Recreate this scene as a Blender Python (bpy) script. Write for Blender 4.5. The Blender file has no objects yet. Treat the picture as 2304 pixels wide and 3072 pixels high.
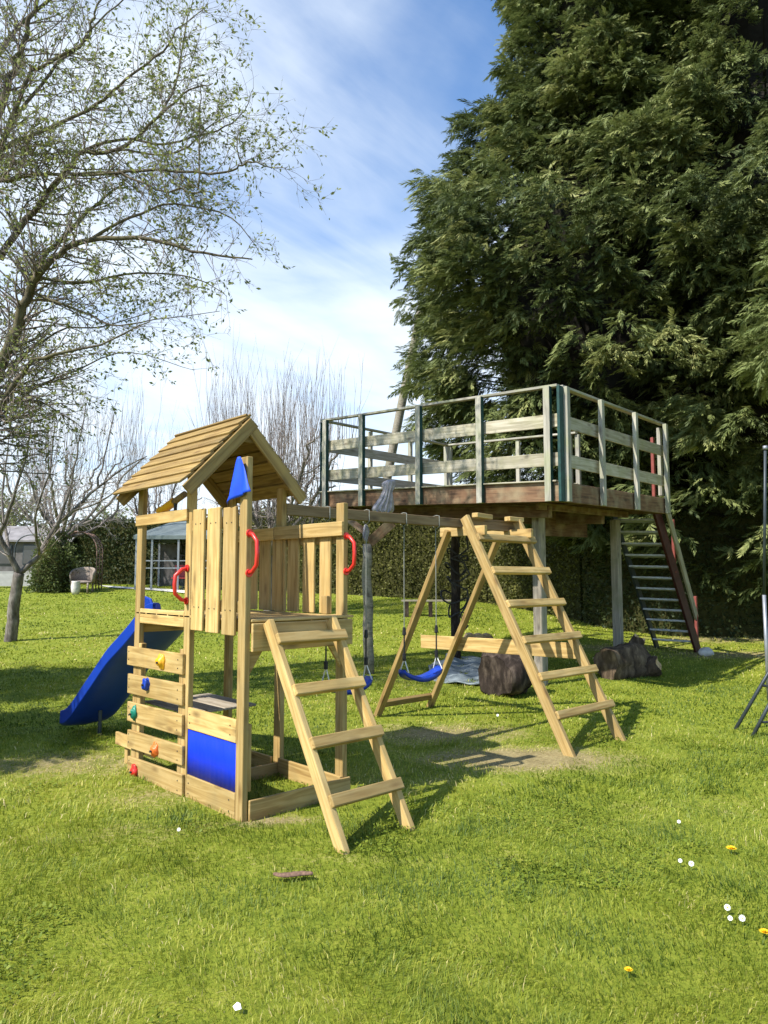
import bpy, math, random
import numpy as np
from mathutils import Vector
R = math.radians
rng = np.random.default_rng(7)
random.seed(7)
sc = bpy.context.scene

# ---------------------------------------------------------------- camera, sky, sun, exposure
CAM = np.array([-2.740, -4.292, 1.6])
PITCH, YAW, FPX = R(5.073), R(-43.129), 2213.5
cam = bpy.data.cameras.new('camera'); camo = bpy.data.objects.new('camera', cam)
sc.collection.objects.link(camo)
camo.location = CAM; camo.rotation_euler = (math.pi/2+PITCH, 0, YAW)
cam.sensor_fit = 'VERTICAL'; cam.sensor_height = 36; cam.lens = FPX/3072*36
cam.clip_start = 0.05; cam.clip_end = 3000
sc.camera = camo

SUN_AZ, SUN_EL = R(172), R(47)
w = bpy.data.worlds.new("World"); sc.world = w; w.use_nodes = True
nt = w.node_tree; nt.nodes.clear()
def N(nt, t, **k):
    n = nt.nodes.new(t)
    for a, b in k.items(): setattr(n, a, b)
    return n
def L(nt, a, b): nt.links.new(a, b)
out = N(nt, 'ShaderNodeOutputWorld'); bg = N(nt, 'ShaderNodeBackground')
sky = N(nt, 'ShaderNodeTexSky', sky_type='NISHITA', sun_disc=False)
sky.sun_elevation = SUN_EL; sky.sun_rotation = math.pi/2-SUN_AZ
sky.air_density = 1.0; sky.dust_density = 0.4; sky.ozone_density = 3.0
SKY = 0.11
bg.inputs['Strength'].default_value = SKY
tc = N(nt, 'ShaderNodeTexCoord')
# wispy high cloud laid on a flat layer far above
sep = N(nt, 'ShaderNodeSeparateXYZ'); L(nt, tc.outputs['Generated'], sep.inputs[0])
zc = N(nt, 'ShaderNodeMath', operation='MAXIMUM'); L(nt, sep.outputs['Z'], zc.inputs[0]); zc.inputs[1].default_value = 0.0
za = N(nt, 'ShaderNodeMath', operation='ADD'); L(nt, zc.outputs[0], za.inputs[0]); za.inputs[1].default_value = 0.22
dv = N(nt, 'ShaderNodeVectorMath', operation='DIVIDE'); L(nt, tc.outputs['Generated'], dv.inputs[0])
cb = N(nt, 'ShaderNodeCombineXYZ')
for i in range(3): L(nt, za.outputs[0], cb.inputs[i])
L(nt, cb.outputs[0], dv.inputs[1])
mp = N(nt, 'ShaderNodeMapping'); L(nt, dv.outputs[0], mp.inputs['Vector'])
mp.inputs['Rotation'].default_value = (0, 0, R(20)); mp.inputs['Scale'].default_value = (1.0, 0.75, 0.2)
mp.inputs['Location'].default_value = (1.35, 0.2, 0.0)
n1 = N(nt, 'ShaderNodeTexNoise'); n1.inputs['Scale'].default_value = 1.5; n1.inputs['Detail'].default_value = 5
n1.inputs['Roughness'].default_value = 0.5; n1.inputs['Distortion'].default_value = 0.5
L(nt, mp.outputs[0], n1.inputs['Vector'])
mp2 = N(nt, 'ShaderNodeMapping'); L(nt, dv.outputs[0], mp2.inputs['Vector'])
mp2.inputs['Rotation'].default_value = (0, 0, R(-35)); mp2.inputs['Scale'].default_value = (0.9, 3.0, 1)
n2 = N(nt, 'ShaderNodeTexNoise'); n2.inputs['Scale'].default_value = 1.6; n2.inputs['Detail'].default_value = 7
n2.inputs['Roughness'].default_value = 0.55; n2.inputs['Distortion'].default_value = 0.4
L(nt, mp2.outputs[0], n2.inputs['Vector'])
mx = N(nt, 'ShaderNodeMath', operation='MULTIPLY_ADD'); L(nt, n2.outputs['Fac'], mx.inputs[0]); mx.inputs[1].default_value = 0.35
m0 = N(nt, 'ShaderNodeMath', operation='MULTIPLY'); L(nt, n1.outputs['Fac'], m0.inputs[0]); m0.inputs[1].default_value = 0.65
L(nt, m0.outputs[0], mx.inputs[2])
# more veil lower down
lo = N(nt, 'ShaderNodeMapRange'); L(nt, sep.outputs['Z'], lo.inputs[0])
lo.inputs[1].default_value = 0.02; lo.inputs[2].default_value = 0.72; lo.inputs[3].default_value = 0.26; lo.inputs[4].default_value = -0.05
ad = N(nt, 'ShaderNodeMath', operation='ADD'); L(nt, mx.outputs[0], ad.inputs[0]); L(nt, lo.outputs[0], ad.inputs[1])
cr = N(nt, 'ShaderNodeMapRange', interpolation_type='SMOOTHSTEP'); L(nt, ad.outputs[0], cr.inputs[0])
cr.inputs[1].default_value = 0.35; cr.inputs[2].default_value = 0.70; cr.inputs[3].default_value = 0.0; cr.inputs[4].default_value = 0.9
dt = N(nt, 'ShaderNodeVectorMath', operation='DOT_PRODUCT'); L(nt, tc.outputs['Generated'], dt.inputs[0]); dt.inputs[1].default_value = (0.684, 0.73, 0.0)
cov = N(nt, 'ShaderNodeMapRange', interpolation_type='SMOOTHSTEP'); L(nt, dt.outputs['Value'], cov.inputs[0])   # cloud taken out of the unseen sky behind the camera to lower fill light
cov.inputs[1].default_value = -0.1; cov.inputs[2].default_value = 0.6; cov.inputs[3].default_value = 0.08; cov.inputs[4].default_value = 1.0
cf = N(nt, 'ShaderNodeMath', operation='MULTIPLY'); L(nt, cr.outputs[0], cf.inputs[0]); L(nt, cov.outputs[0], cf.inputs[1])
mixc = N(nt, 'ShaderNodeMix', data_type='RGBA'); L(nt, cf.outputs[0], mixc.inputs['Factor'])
hs = N(nt, 'ShaderNodeHueSaturation'); hs.inputs['Saturation'].default_value = 1.12; hs.inputs['Value'].default_value = 1.3
L(nt, sky.outputs[0], hs.inputs['Color'])
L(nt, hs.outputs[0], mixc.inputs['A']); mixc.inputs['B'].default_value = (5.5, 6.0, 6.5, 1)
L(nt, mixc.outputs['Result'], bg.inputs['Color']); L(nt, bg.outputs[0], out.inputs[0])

sl = bpy.data.lights.new('sun', 'SUN'); sl.energy = 4.3; sl.angle = R(0.53); sl.color = (1, 0.955, 0.88)
so = bpy.data.objects.new('sun', sl); sc.collection.objects.link(so)
sv = Vector((math.cos(SUN_AZ)*math.cos(SUN_EL), math.sin(SUN_AZ)*math.cos(SUN_EL), math.sin(SUN_EL)))
so.rotation_euler = sv.to_track_quat('Z', 'Y').to_euler(); so.location = (-10, 0, 20)
sc.view_settings.view_transform = 'Standard'; sc.view_settings.look = 'None'
sc.view_settings.exposure = 0.88; sc.view_settings.gamma = 1

# ---------------------------------------------------------------- geometry of the view (used to read real positions off)
FW = np.array([-math.sin(YAW)*math.cos(PITCH), math.cos(YAW)*math.cos(PITCH), math.sin(PITCH)])
RT = np.array([math.cos(YAW), math.sin(YAW), 0.0]); UP = np.cross(RT, FW)
FH = np.array([-math.sin(YAW), math.cos(YAW), 0.0])
def ss(t): t = np.clip(t, 0, 1); return t*t*(3-2*t)
def terr(x, y):
    x = np.asarray(x, float); y = np.asarray(y, float)
    d = (x-CAM[0])*FH[0]+(y-CAM[1])*FH[1]; l = (x-CAM[0])*RT[0]+(y-CAM[1])*RT[1]
    return 1.3*ss((d-8)/25) + 0.012*np.sin(l*1.3+d*.7)*np.sin(d*1.1-l*.4)*ss((d-1)/3)
def ray(o):                       # o: a point of the 1659 px wide view of the photo
    px, py = o[0]*1.3888, o[1]*1.3888
    return (FW*FPX+RT*(px-1152)-UP*(py-1536))/FPX
def dp(x, y, D): return CAM+ray((x, y))*D
def gr(x, y):
    r = ray((x, y)); t = 1.0
    for i in range(4000):
        p = CAM+r*t
        if p[2] <= terr(p[0], p[1]): break
        t += 0.01+t*0.001
    return np.array([p[0], p[1], float(terr(p[0], p[1]))])
def lat(l, d, z=None):            # right of / in front of the camera, in metres on the ground
    p = CAM+RT*l+FH*d
    return np.array([p[0], p[1], float(terr(p[0], p[1])) if z is None else z])

# ---------------------------------------------------------------- materials
MATS = {}
def mat(name):
    m = bpy.data.materials.new(name); m.use_nodes = True; MATS[name] = m
    return m, m.node_tree, m.node_tree.nodes['Principled BSDF']
def ramp(nt, fac, stops):
    r = N(nt, 'ShaderNodeValToRGB'); L(nt, fac, r.inputs[0]); e = r.color_ramp.elements
    while len(e) < len(stops): e.new(0.5)
    for k, (p, c) in enumerate(stops): e[k].position = p; e[k].color = (*c, 1)
    return r
def math_(nt, op, a, b=None, c=None):
    n = N(nt, 'ShaderNodeMath', operation=op)
    for i, v in enumerate((a, b, c)):
        if v is None: continue
        if isinstance(v, (int, float)): n.inputs[i].default_value = v
        else: L(nt, v, n.inputs[i])
    return n.outputs[0]
def mixrgb(nt, fac, a, b, mode='MIX'):
    n = N(nt, 'ShaderNodeMix', data_type='RGBA', blend_type=mode)
    for s, v in (('Factor', fac), ('A', a), ('B', b)):
        if isinstance(v, (int, float)): n.inputs[s].default_value = v
        elif isinstance(v, tuple): n.inputs[s].default_value = (*v, 1)
        else: L(nt, v, n.inputs[s])
    return n.outputs['Result']
def wood(name, light, mid, dark, knot, weather=0.0, green=None, rough=0.75, tint=0.35):
    m, nt, b = mat(name)
    at = N(nt, 'ShaderNodeAttribute', attribute_name='gc'); rn = N(nt, 'ShaderNodeAttribute', attribute_name='rnd')
    mp = N(nt, 'ShaderNodeMapping'); L(nt, at.outputs['Vector'], mp.inputs[0]); mp.inputs['Scale'].default_value = (1.6, 26, 26)
    n = N(nt, 'ShaderNodeTexNoise'); L(nt, mp.outputs[0], n.inputs['Vector']); n.inputs['Scale'].default_value = 1.0
    n.inputs['Detail'].default_value = 4; n.inputs['Distortion'].default_value = 1.2
    mpb = N(nt, 'ShaderNodeMapping'); L(nt, at.outputs['Vector'], mpb.inputs[0]); mpb.inputs['Scale'].default_value = (3, 7, 7)
    nb = N(nt, 'ShaderNodeTexNoise'); L(nt, mpb.outputs[0], nb.inputs['Vector']); nb.inputs['Scale'].default_value = 1.0; nb.inputs['Detail'].default_value = 3
    r = ramp(nt, n.outputs['Fac'], [(0.3, dark), (0.47, mid), (0.62, light)])
    c = mixrgb(nt, math_(nt, 'MULTIPLY', nb.outputs['Fac'], 0.55), r.outputs[0], mid)
    # per-board tone
    t = math_(nt, 'MULTIPLY_ADD', rn.outputs['Fac'], tint, 1-tint*0.6)
    cc = N(nt, 'ShaderNodeVectorMath', operation='SCALE'); L(nt, c, cc.inputs[0]); L(nt, t, cc.inputs['Scale'])
    # knots
    mpk = N(nt, 'ShaderNodeMapping'); L(nt, at.outputs['Vector'], mpk.inputs[0]); mpk.inputs['Scale'].default_value = (3.2, 9, 9)
    v = N(nt, 'ShaderNodeTexVoronoi'); L(nt, mpk.outputs[0], v.inputs['Vector']); v.inputs['Scale'].default_value = 1
    k = N(nt, 'ShaderNodeMapRange'); L(nt, v.outputs['Distance'], k.inputs[0]); k.inputs[1].default_value = 0.07; k.inputs[2].default_value = 0.27
    k.inputs[3].default_value = 0.75; k.inputs[4].default_value = 0.0
    c2 = mixrgb(nt, k.outputs[0], cc.outputs[0], knot)
    # broad patches of weathering / algae
    ns = N(nt, 'ShaderNodeTexNoise'); L(nt, at.outputs['Vector'], ns.inputs['Vector']); ns.inputs['Scale'].default_value = 4.5; ns.inputs['Detail'].default_value = 6
    if green:
        g = N(nt, 'ShaderNodeMapRange'); L(nt, ns.outputs['Fac'], g.inputs[0]); g.inputs[1].default_value = 0.45; g.inputs[2].default_value = 0.7; g.inputs[4].default_value = weather
        c2 = mixrgb(nt, g.outputs[0], c2, green)
    L(nt, c2, b.inputs['Base Color']); b.inputs['Roughness'].default_value = rough
    b.inputs['Specular IOR Level'].default_value = 0.25
    bp = N(nt, 'ShaderNodeBump'); bp.inputs['Strength'].default_value = 0.25; bp.inputs['Distance'].default_value = 0.004
    L(nt, n.outputs['Fac'], bp.inputs['Height']); L(nt, bp.outputs[0], b.inputs['Normal'])
    return m
def plain(name, col, rough=0.5, metal=0.0, var=0.12, scale=8.0, spec=0.4, bump=0.0, attr=False):
    m, nt, b = mat(name)
    tcn = N(nt, 'ShaderNodeTexCoord')
    n = N(nt, 'ShaderNodeTexNoise'); L(nt, tcn.outputs['Object'], n.inputs['Vector']); n.inputs['Scale'].default_value = scale; n.inputs['Detail'].default_value = 5
    f = N(nt, 'ShaderNodeMapRange'); L(nt, n.outputs['Fac'], f.inputs[0]); f.inputs[1].default_value = 0.3; f.inputs[2].default_value = 0.7
    f.inputs[3].default_value = 1-var; f.inputs[4].default_value = 1+var
    s = N(nt, 'ShaderNodeVectorMath', operation='SCALE'); s.inputs[0].default_value = col; L(nt, f.outputs[0], s.inputs['Scale'])
    src = s.outputs[0]
    if attr:
        rn = N(nt, 'ShaderNodeAttribute', attribute_name='rnd')
        s2 = N(nt, 'ShaderNodeVectorMath', operation='SCALE'); L(nt, src, s2.inputs[0]); L(nt, math_(nt, 'MULTIPLY_ADD', rn.outputs['Fac'], 0.6, 0.7), s2.inputs['Scale']); src = s2.outputs[0]
    L(nt, src, b.inputs['Base Color']); b.inputs['Roughness'].default_value = rough; b.inputs['Metallic'].default_value = metal
    b.inputs['Specular IOR Level'].default_value = spec
    if bump:
        bp = N(nt, 'ShaderNodeBump'); bp.inputs['Strength'].default_value = 0.6; bp.inputs['Distance'].default_value = bump
        L(nt, n.outputs['Fac'], bp.inputs['Height']); L(nt, bp.outputs[0], b.inputs['Normal'])
    return m
def foliage(name, stops, trans=0.35, rough=0.6, spec=0.3):
    m, nt, b = mat(name)
    rn = N(nt, 'ShaderNodeAttribute', attribute_name='rnd')
    r = ramp(nt, rn.outputs['Fac'], stops)
    L(nt, r.outputs[0], b.inputs['Base Color']); b.inputs['Roughness'].default_value = rough; b.inputs['Specular IOR Level'].default_value = spec
    tr = N(nt, 'ShaderNodeBsdfTranslucent'); L(nt, r.outputs[0], tr.inputs['Color'])
    ms = N(nt, 'ShaderNodeMixShader'); ms.inputs[0].default_value = trans
    L(nt, b.outputs[0], ms.inputs[1]); L(nt, tr.outputs[0], ms.inputs[2]); L(nt, ms.outputs[0], nt.nodes['Material Output'].inputs[0])
    return m

M = dict(
    pine=wood('new_pine', (0.58, 0.415, 0.175), (0.45, 0.30, 0.107), (0.27, 0.16, 0.05), (0.14, 0.075, 0.025), 0.42, (0.235, 0.18, 0.08), tint=.5),
    roofw=wood('roof_pine', (0.37, 0.255, 0.092), (0.27, 0.175, 0.058), (0.15, 0.088, 0.028), (0.12, 0.06, 0.02), 0.35, (0.17, 0.13, 0.06), tint=.5),
    beam=wood('dull_beam', (0.30, 0.21, 0.11), (0.22, 0.145, 0.07), (0.13, 0.08, 0.04), (0.08, 0.05, 0.03)),
    grey=wood('weathered_wood', (0.46, 0.43, 0.35), (0.33, 0.31, 0.25), (0.17, 0.165, 0.13), (0.15, 0.13, 0.1), 0.6, (0.27, 0.29, 0.15)),
    rail=wood('pale_rail', (0.47, 0.43, 0.33), (0.35, 0.315, 0.225), (0.20, 0.18, 0.12), (0.16, 0.12, 0.08), 0.55, (0.27, 0.26, 0.13)),
    fascia=wood('brown_fascia', (0.22, 0.13, 0.07), (0.14, 0.078, 0.042), (0.06, 0.036, 0.022), (0.05, 0.03, 0.02), 0.7, (0.30, 0.24, 0.14)),
    oldpost=wood('old_post', (0.36, 0.32, 0.25), (0.25, 0.22, 0.17), (0.13, 0.11, 0.085), (0.08, 0.06, 0.05), 0.5, (0.16, 0.16, 0.08)),
    picnic=wood('grey_plank', (0.42, 0.37, 0.29), (0.33, 0.28, 0.21), (0.2, 0.17, 0.12), (0.12, 0.09, 0.06)),
    logend=wood('fresh_log', (0.62, 0.45, 0.24), (0.5, 0.33, 0.16), (0.3, 0.18, 0.08), (0.2, 0.1, 0.05)),
    bluep=plain('blue_plastic', (0.006, 0.042, 0.34), 0.42, var=0.06, spec=0.5),
    bluepanel=plain('blue_panel', (0.005, 0.035, 0.62), 0.45, var=0.05, spec=0.3),
    blueflag=plain('blue_cloth', (0.01, 0.07, 0.62), 0.6, var=0.08),
    redp=plain('red_plastic', (0.62, 0.03, 0.02), 0.35, var=0.05, spec=0.5),
    yel=plain('yellow_plastic', (0.80, 0.40, 0.02), 0.4, var=0.06),
    grnp=plain('green_plastic', (0.01, 0.20, 0.13), 0.4, var=0.06),
    orgp=plain('orange_plastic', (0.75, 0.16, 0.03), 0.4, var=0.06),
    blk=plain('black_plastic', (0.012, 0.012, 0.014), 0.5),
    green=plain('dark_green_paint', (0.008, 0.045, 0.038), 0.6, var=0.35, scale=12),
    ropeg=plain('thin_rope', (0.22, 0.225, 0.19), 0.8, var=0.2, scale=60),
    ropew=plain('white_cord', (0.75, 0.72, 0.65), 0.8, var=0.1, scale=60),
    roped=plain('dark_rope', (0.045, 0.042, 0.04), 0.9, var=0.3, scale=40),
    cloth=plain('grey_cloth', (0.36, 0.33, 0.34), 0.9, var=0.35, scale=14, spec=0.1),
    tarp=plain('tarpaulin', (0.19, 0.225, 0.235), 0.6, var=0.25, scale=5, bump=0.01),
    metal=plain('galvanised', (0.27, 0.28, 0.30), 0.45, 0.5, var=0.15),
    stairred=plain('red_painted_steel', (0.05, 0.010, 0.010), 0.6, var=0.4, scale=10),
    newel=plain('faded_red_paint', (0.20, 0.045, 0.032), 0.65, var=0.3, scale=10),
    tread=plain('metal_tread', (0.42, 0.43, 0.45), 0.6, 0.0, var=0.2, scale=14),
    darkm=plain('dark_steel', (0.04, 0.05, 0.055), 0.45, 0.3, var=0.2),
    stone=plain('pale_stone', (0.55, 0.52, 0.47), 0.9, var=0.2, scale=12, bump=0.01),
    canopy=plain('grey_canvas', (0.13, 0.16, 0.16), 0.8, var=0.15, scale=2),
    shedw=plain('weathered_boards', (0.12, 0.11, 0.105), 0.85, var=0.3, scale=5),
    shedr=plain('pale_roofing', (0.22, 0.205, 0.20), 0.85, var=0.25, scale=3),
    glass=plain('dark_glass', (0.03, 0.035, 0.045), 0.08, var=0.3, scale=2, spec=0.6),
    whitep=plain('white_paint', (0.36, 0.35, 0.33), 0.7, var=0.15, scale=5),
    rust=plain('rusty_rose_metal', (0.24, 0.15, 0.12), 0.8, var=0.35, scale=20),
    wicker=plain('wicker', (0.26, 0.21, 0.17), 0.9, var=0.4, scale=30),
    redch=plain('red_seat', (0.40, 0.05, 0.05), 0.5, var=0.1),
    petal=plain('daisy_petal', (0.85, 0.85, 0.82), 0.6, var=0.03),
    dand=plain('dandelion_petal', (0.85, 0.55, 0.01), 0.6, var=0.05),
    path=plain('concrete', (0.62, 0.60, 0.53), 0.9, var=0.15, scale=3),
    barkp=plain('peeled_bark', (0.17, 0.10, 0.065), 0.9, var=0.45, scale=45),
    paper=plain('white_paper', (0.85, 0.86, 0.88), 0.7, var=0.03),
)
def bark(name, a, b_, c, moss=None, scale=6):
    m, nt, b = mat(name)
    t = N(nt, 'ShaderNodeTexCoord'); mp = N(nt, 'ShaderNodeMapping'); L(nt, t.outputs['Object'], mp.inputs[0]); mp.inputs['Scale'].default_value = (scale, scale, scale*.35)
    n = N(nt, 'ShaderNodeTexNoise'); L(nt, mp.outputs[0], n.inputs['Vector']); n.inputs['Scale'].default_value = 2; n.inputs['Detail'].default_value = 8; n.inputs['Roughness'].default_value = 0.65
    r = ramp(nt, n.outputs['Fac'], [(0.3, a), (0.5, b_), (0.68, c)]); col = r.outputs[0]
    if moss:
        n2 = N(nt, 'ShaderNodeTexNoise'); L(nt, t.outputs['Object'], n2.inputs['Vector']); n2.inputs['Scale'].default_value = 1.7; n2.inputs['Detail'].default_value = 4
        f = N(nt, 'ShaderNodeMapRange'); L(nt, n2.outputs['Fac'], f.inputs[0]); f.inputs[1].default_value = 0.45; f.inputs[2].default_value = 0.65; f.inputs[4].default_value = 0.7
        col = mixrgb(nt, f.outputs[0], col, moss)
    L(nt, col, b.inputs['Base Color']); b.inputs['Roughness'].default_value = 0.95; b.inputs['Specular IOR Level'].default_value = 0.1
    bp = N(nt, 'ShaderNodeBump'); bp.inputs['Strength'].default_value = 0.9; bp.inputs['Distance'].default_value = 0.03
    L(nt, n.outputs['Fac'], bp.inputs['Height']); L(nt, bp.outputs[0], b.inputs['Normal'])
    return m
M['bark'] = bark('mossy_bark', (0.05, 0.042, 0.03), (0.12, 0.10, 0.07), (0.22, 0.19, 0.15), (0.13, 0.12, 0.035))
M['barkg'] = bark('grey_bark', (0.06, 0.05, 0.045), (0.16, 0.14, 0.12), (0.30, 0.27, 0.24))
M['twig'] = bark('twig_bark', (0.13, 0.105, 0.09), (0.23, 0.19, 0.16), (0.35, 0.31, 0.27))
M['twigp'] = bark('pale_twig_bark', (0.22, 0.18, 0.165), (0.34, 0.29, 0.265), (0.46, 0.41, 0.385))
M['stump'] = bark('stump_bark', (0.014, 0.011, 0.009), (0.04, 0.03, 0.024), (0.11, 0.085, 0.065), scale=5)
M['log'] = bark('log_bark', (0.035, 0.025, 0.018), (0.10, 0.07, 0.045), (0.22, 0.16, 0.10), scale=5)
M['conifer'] = foliage('conifer_needles', [(0.0, (0.04, 0.058, 0.018)), (0.45, (0.115, 0.146, 0.045)), (0.8, (0.22, 0.25, 0.08)), (1.0, (0.34, 0.35, 0.13))], 0.25)
M['confresh'] = foliage('fresh_conifer_needles', [(0.0, (0.10, 0.14, 0.04)), (1.0, (0.30, 0.34, 0.12))], 0.3)
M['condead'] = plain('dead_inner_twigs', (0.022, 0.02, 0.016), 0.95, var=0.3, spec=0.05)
M['bud'] = foliage('budding_leaves', [(0.0, (0.12, 0.15, 0.035)), (0.6, (0.22, 0.255, 0.07)), (1.0, (0.36, 0.38, 0.13))], 0.5)
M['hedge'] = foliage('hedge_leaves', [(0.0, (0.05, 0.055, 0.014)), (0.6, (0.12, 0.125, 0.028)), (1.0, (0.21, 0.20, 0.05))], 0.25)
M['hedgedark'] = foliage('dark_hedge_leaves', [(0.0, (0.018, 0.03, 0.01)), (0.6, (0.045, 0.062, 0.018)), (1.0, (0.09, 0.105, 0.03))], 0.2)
M['hedgein'] = plain('hedge_interior', (0.045, 0.045, 0.016), 0.95, var=0.4, scale=9, spec=0.05)
M['bush'] = foliage('bush_leaves', [(0.0, (0.05, 0.075, 0.02)), (1.0, (0.17, 0.20, 0.06))], 0.3)
M['willow'] = foliage('pale_green_leaves', [(0.0, (0.14, 0.17, 0.06)), (1.0, (0.30, 0.33, 0.13))], 0.4)
M['grass'] = foliage('grass_blades', [(0.0, (0.058, 0.105, 0.012)), (0.32, (0.18, 0.235, 0.021)), (0.62, (0.345, 0.37, 0.040)), (0.85, (0.49, 0.455, 0.085)), (1.0, (0.66, 0.55, 0.26))], 0.35, 0.55, 0.35)
M['leafw'] = foliage('lawn_weed_leaves', [(0.0, (0.12, 0.19, 0.035)), (1.0, (0.22, 0.30, 0.08))], 0.3)

# ground material
m, nt, b = mat('lawn_ground'); M['ground'] = m
tcn = N(nt, 'ShaderNodeTexCoord')
def gn(scale, det=6, ro=0.6):
    n = N(nt, 'ShaderNodeTexNoise'); L(nt, tcn.outputs['Object'], n.inputs['Vector']); n.inputs['Scale'].default_value = scale; n.inputs['Detail'].default_value = det; n.inputs['Roughness'].default_value = ro
    return n.outputs['Fac']
big = gn(0.55, 4); mid = gn(4.0, 6, 0.7); fine = gn(34, 6, 0.75)
f1 = math_(nt, 'ADD', math_(nt, 'MULTIPLY', fine, 0.6), math_(nt, 'MULTIPLY', mid, 0.4))
rg = ramp(nt, f1, [(0.32, (0.055, 0.085, 0.012)), (0.46, (0.15, 0.182, 0.02)), (0.58, (0.265, 0.28, 0.036)), (0.72, (0.34, 0.32, 0.07))])
col = mixrgb(nt, math_(nt, 'MULTIPLY', big, 0.35), rg.outputs[0], (0.20, 0.27, 0.02))
da = N(nt, 'ShaderNodeAttribute', attribute_name='dry')
dirt = ramp(nt, f1, [(0.35, (0.13, 0.105, 0.045)), (0.5, (0.27, 0.215, 0.10)), (0.65, (0.40, 0.34, 0.16))])
fd = N(nt, 'ShaderNodeMapRange', interpolation_type='SMOOTHSTEP'); L(nt, math_(nt, 'ADD', da.outputs['Fac'], math_(nt, 'MULTIPLY', math_(nt, 'SUBTRACT', f1, 0.5), 3.0)), fd.inputs[0]); fd.inputs[1].default_value = 0.15; fd.inputs[2].default_value = 0.8
col = mixrgb(nt, fd.outputs[0], col, dirt.outputs[0])
L(nt, col, b.inputs['Base Color']); b.inputs['Roughness'].default_value = 0.95; b.inputs['Specular IOR Level'].default_value = 0.1
bp = N(nt, 'ShaderNodeBump'); bp.inputs['Strength'].default_value = 0.8; bp.inputs['Distance'].default_value = 0.03
L(nt, f1, bp.inputs['Height']); L(nt, bp.outputs[0], b.inputs['Normal'])

# ---------------------------------------------------------------- builders
COL = sc.collection
ORG = {}
def tag(o, label=None, cat=None, group=None, kind=None):
    if label: o['label'] = label
    if cat: o['category'] = cat
    if group: o['group'] = group
    if kind: o['kind'] = kind
    return o
def thing(name, loc, label, cat, group=None):
    o = bpy.data.objects.new(name, None); COL.objects.link(o); o.location = [float(v) for v in loc]
    o.empty_display_size = 0.2; ORG[o.name] = np.array(loc, float)
    return tag(o, label, cat, group)
def org(p): return ORG[p.name] if p is not None else np.zeros(3)
def mesh_np(name, V, polys, material, parent=None, rnd=None, gc=None, origin=None, smooth=False, extra=None, mats=None, mi=None):
    """V (n,3); polys list of (k,m) index arrays."""
    o0 = org(parent) if origin is None else np.array(origin, float)
    V = np.asarray(V, float)-o0
    me = bpy.data.meshes.new(name)
    nl = sum(p.size for p in polys); npoly = sum(len(p) for p in polys)
    me.vertices.add(len(V)); me.vertices.foreach_set('co', V.astype(np.float32).ravel())
    me.loops.add(nl); me.loops.foreach_set('vertex_index', np.concatenate([p.ravel() for p in polys]).astype(np.int32))
    me.polygons.add(npoly)
    tot = np.concatenate([np.full(len(p), p.shape[1]) for p in polys]).astype(np.int32)
    st = np.concatenate([[0], np.cumsum(tot)[:-1]]).astype(np.int32)
    me.polygons.foreach_set('loop_start', st); me.polygons.foreach_set('loop_total', tot)
    if smooth: me.polygons.foreach_set('use_smooth', np.ones(npoly, bool))
    if mi is not None: me.polygons.foreach_set('material_index', np.asarray(mi, np.int32))
    me.update(calc_edges=True); me.validate()
    if rnd is not None:
        a = me.attributes.new('rnd', 'FLOAT', 'POINT'); a.data.foreach_set('value', np.asarray(rnd, np.float32))
    if gc is not None:
        a = me.attributes.new('gc', 'FLOAT_VECTOR', 'POINT'); a.data.foreach_set('vector', np.asarray(gc, np.float32).ravel())
    if extra:
        for k, v in extra.items():
            a = me.attributes.new(k, 'FLOAT', 'POINT'); a.data.foreach_set('value', np.asarray(v, np.float32))
    for mm in (mats or [material]): me.materials.append(mm)
    o = bpy.data.objects.new(name, me); COL.objects.link(o)
    if parent is not None: o.parent = parent; ORG[o.name] = org(parent)
    else: o.location = o0; ORG[o.name] = o0
    return o
BF = np.array([[0,3,2,1],[4,5,6,7],[0,1,5,4],[1,2,6,5],[2,3,7,6],[3,0,4,7]])
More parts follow.
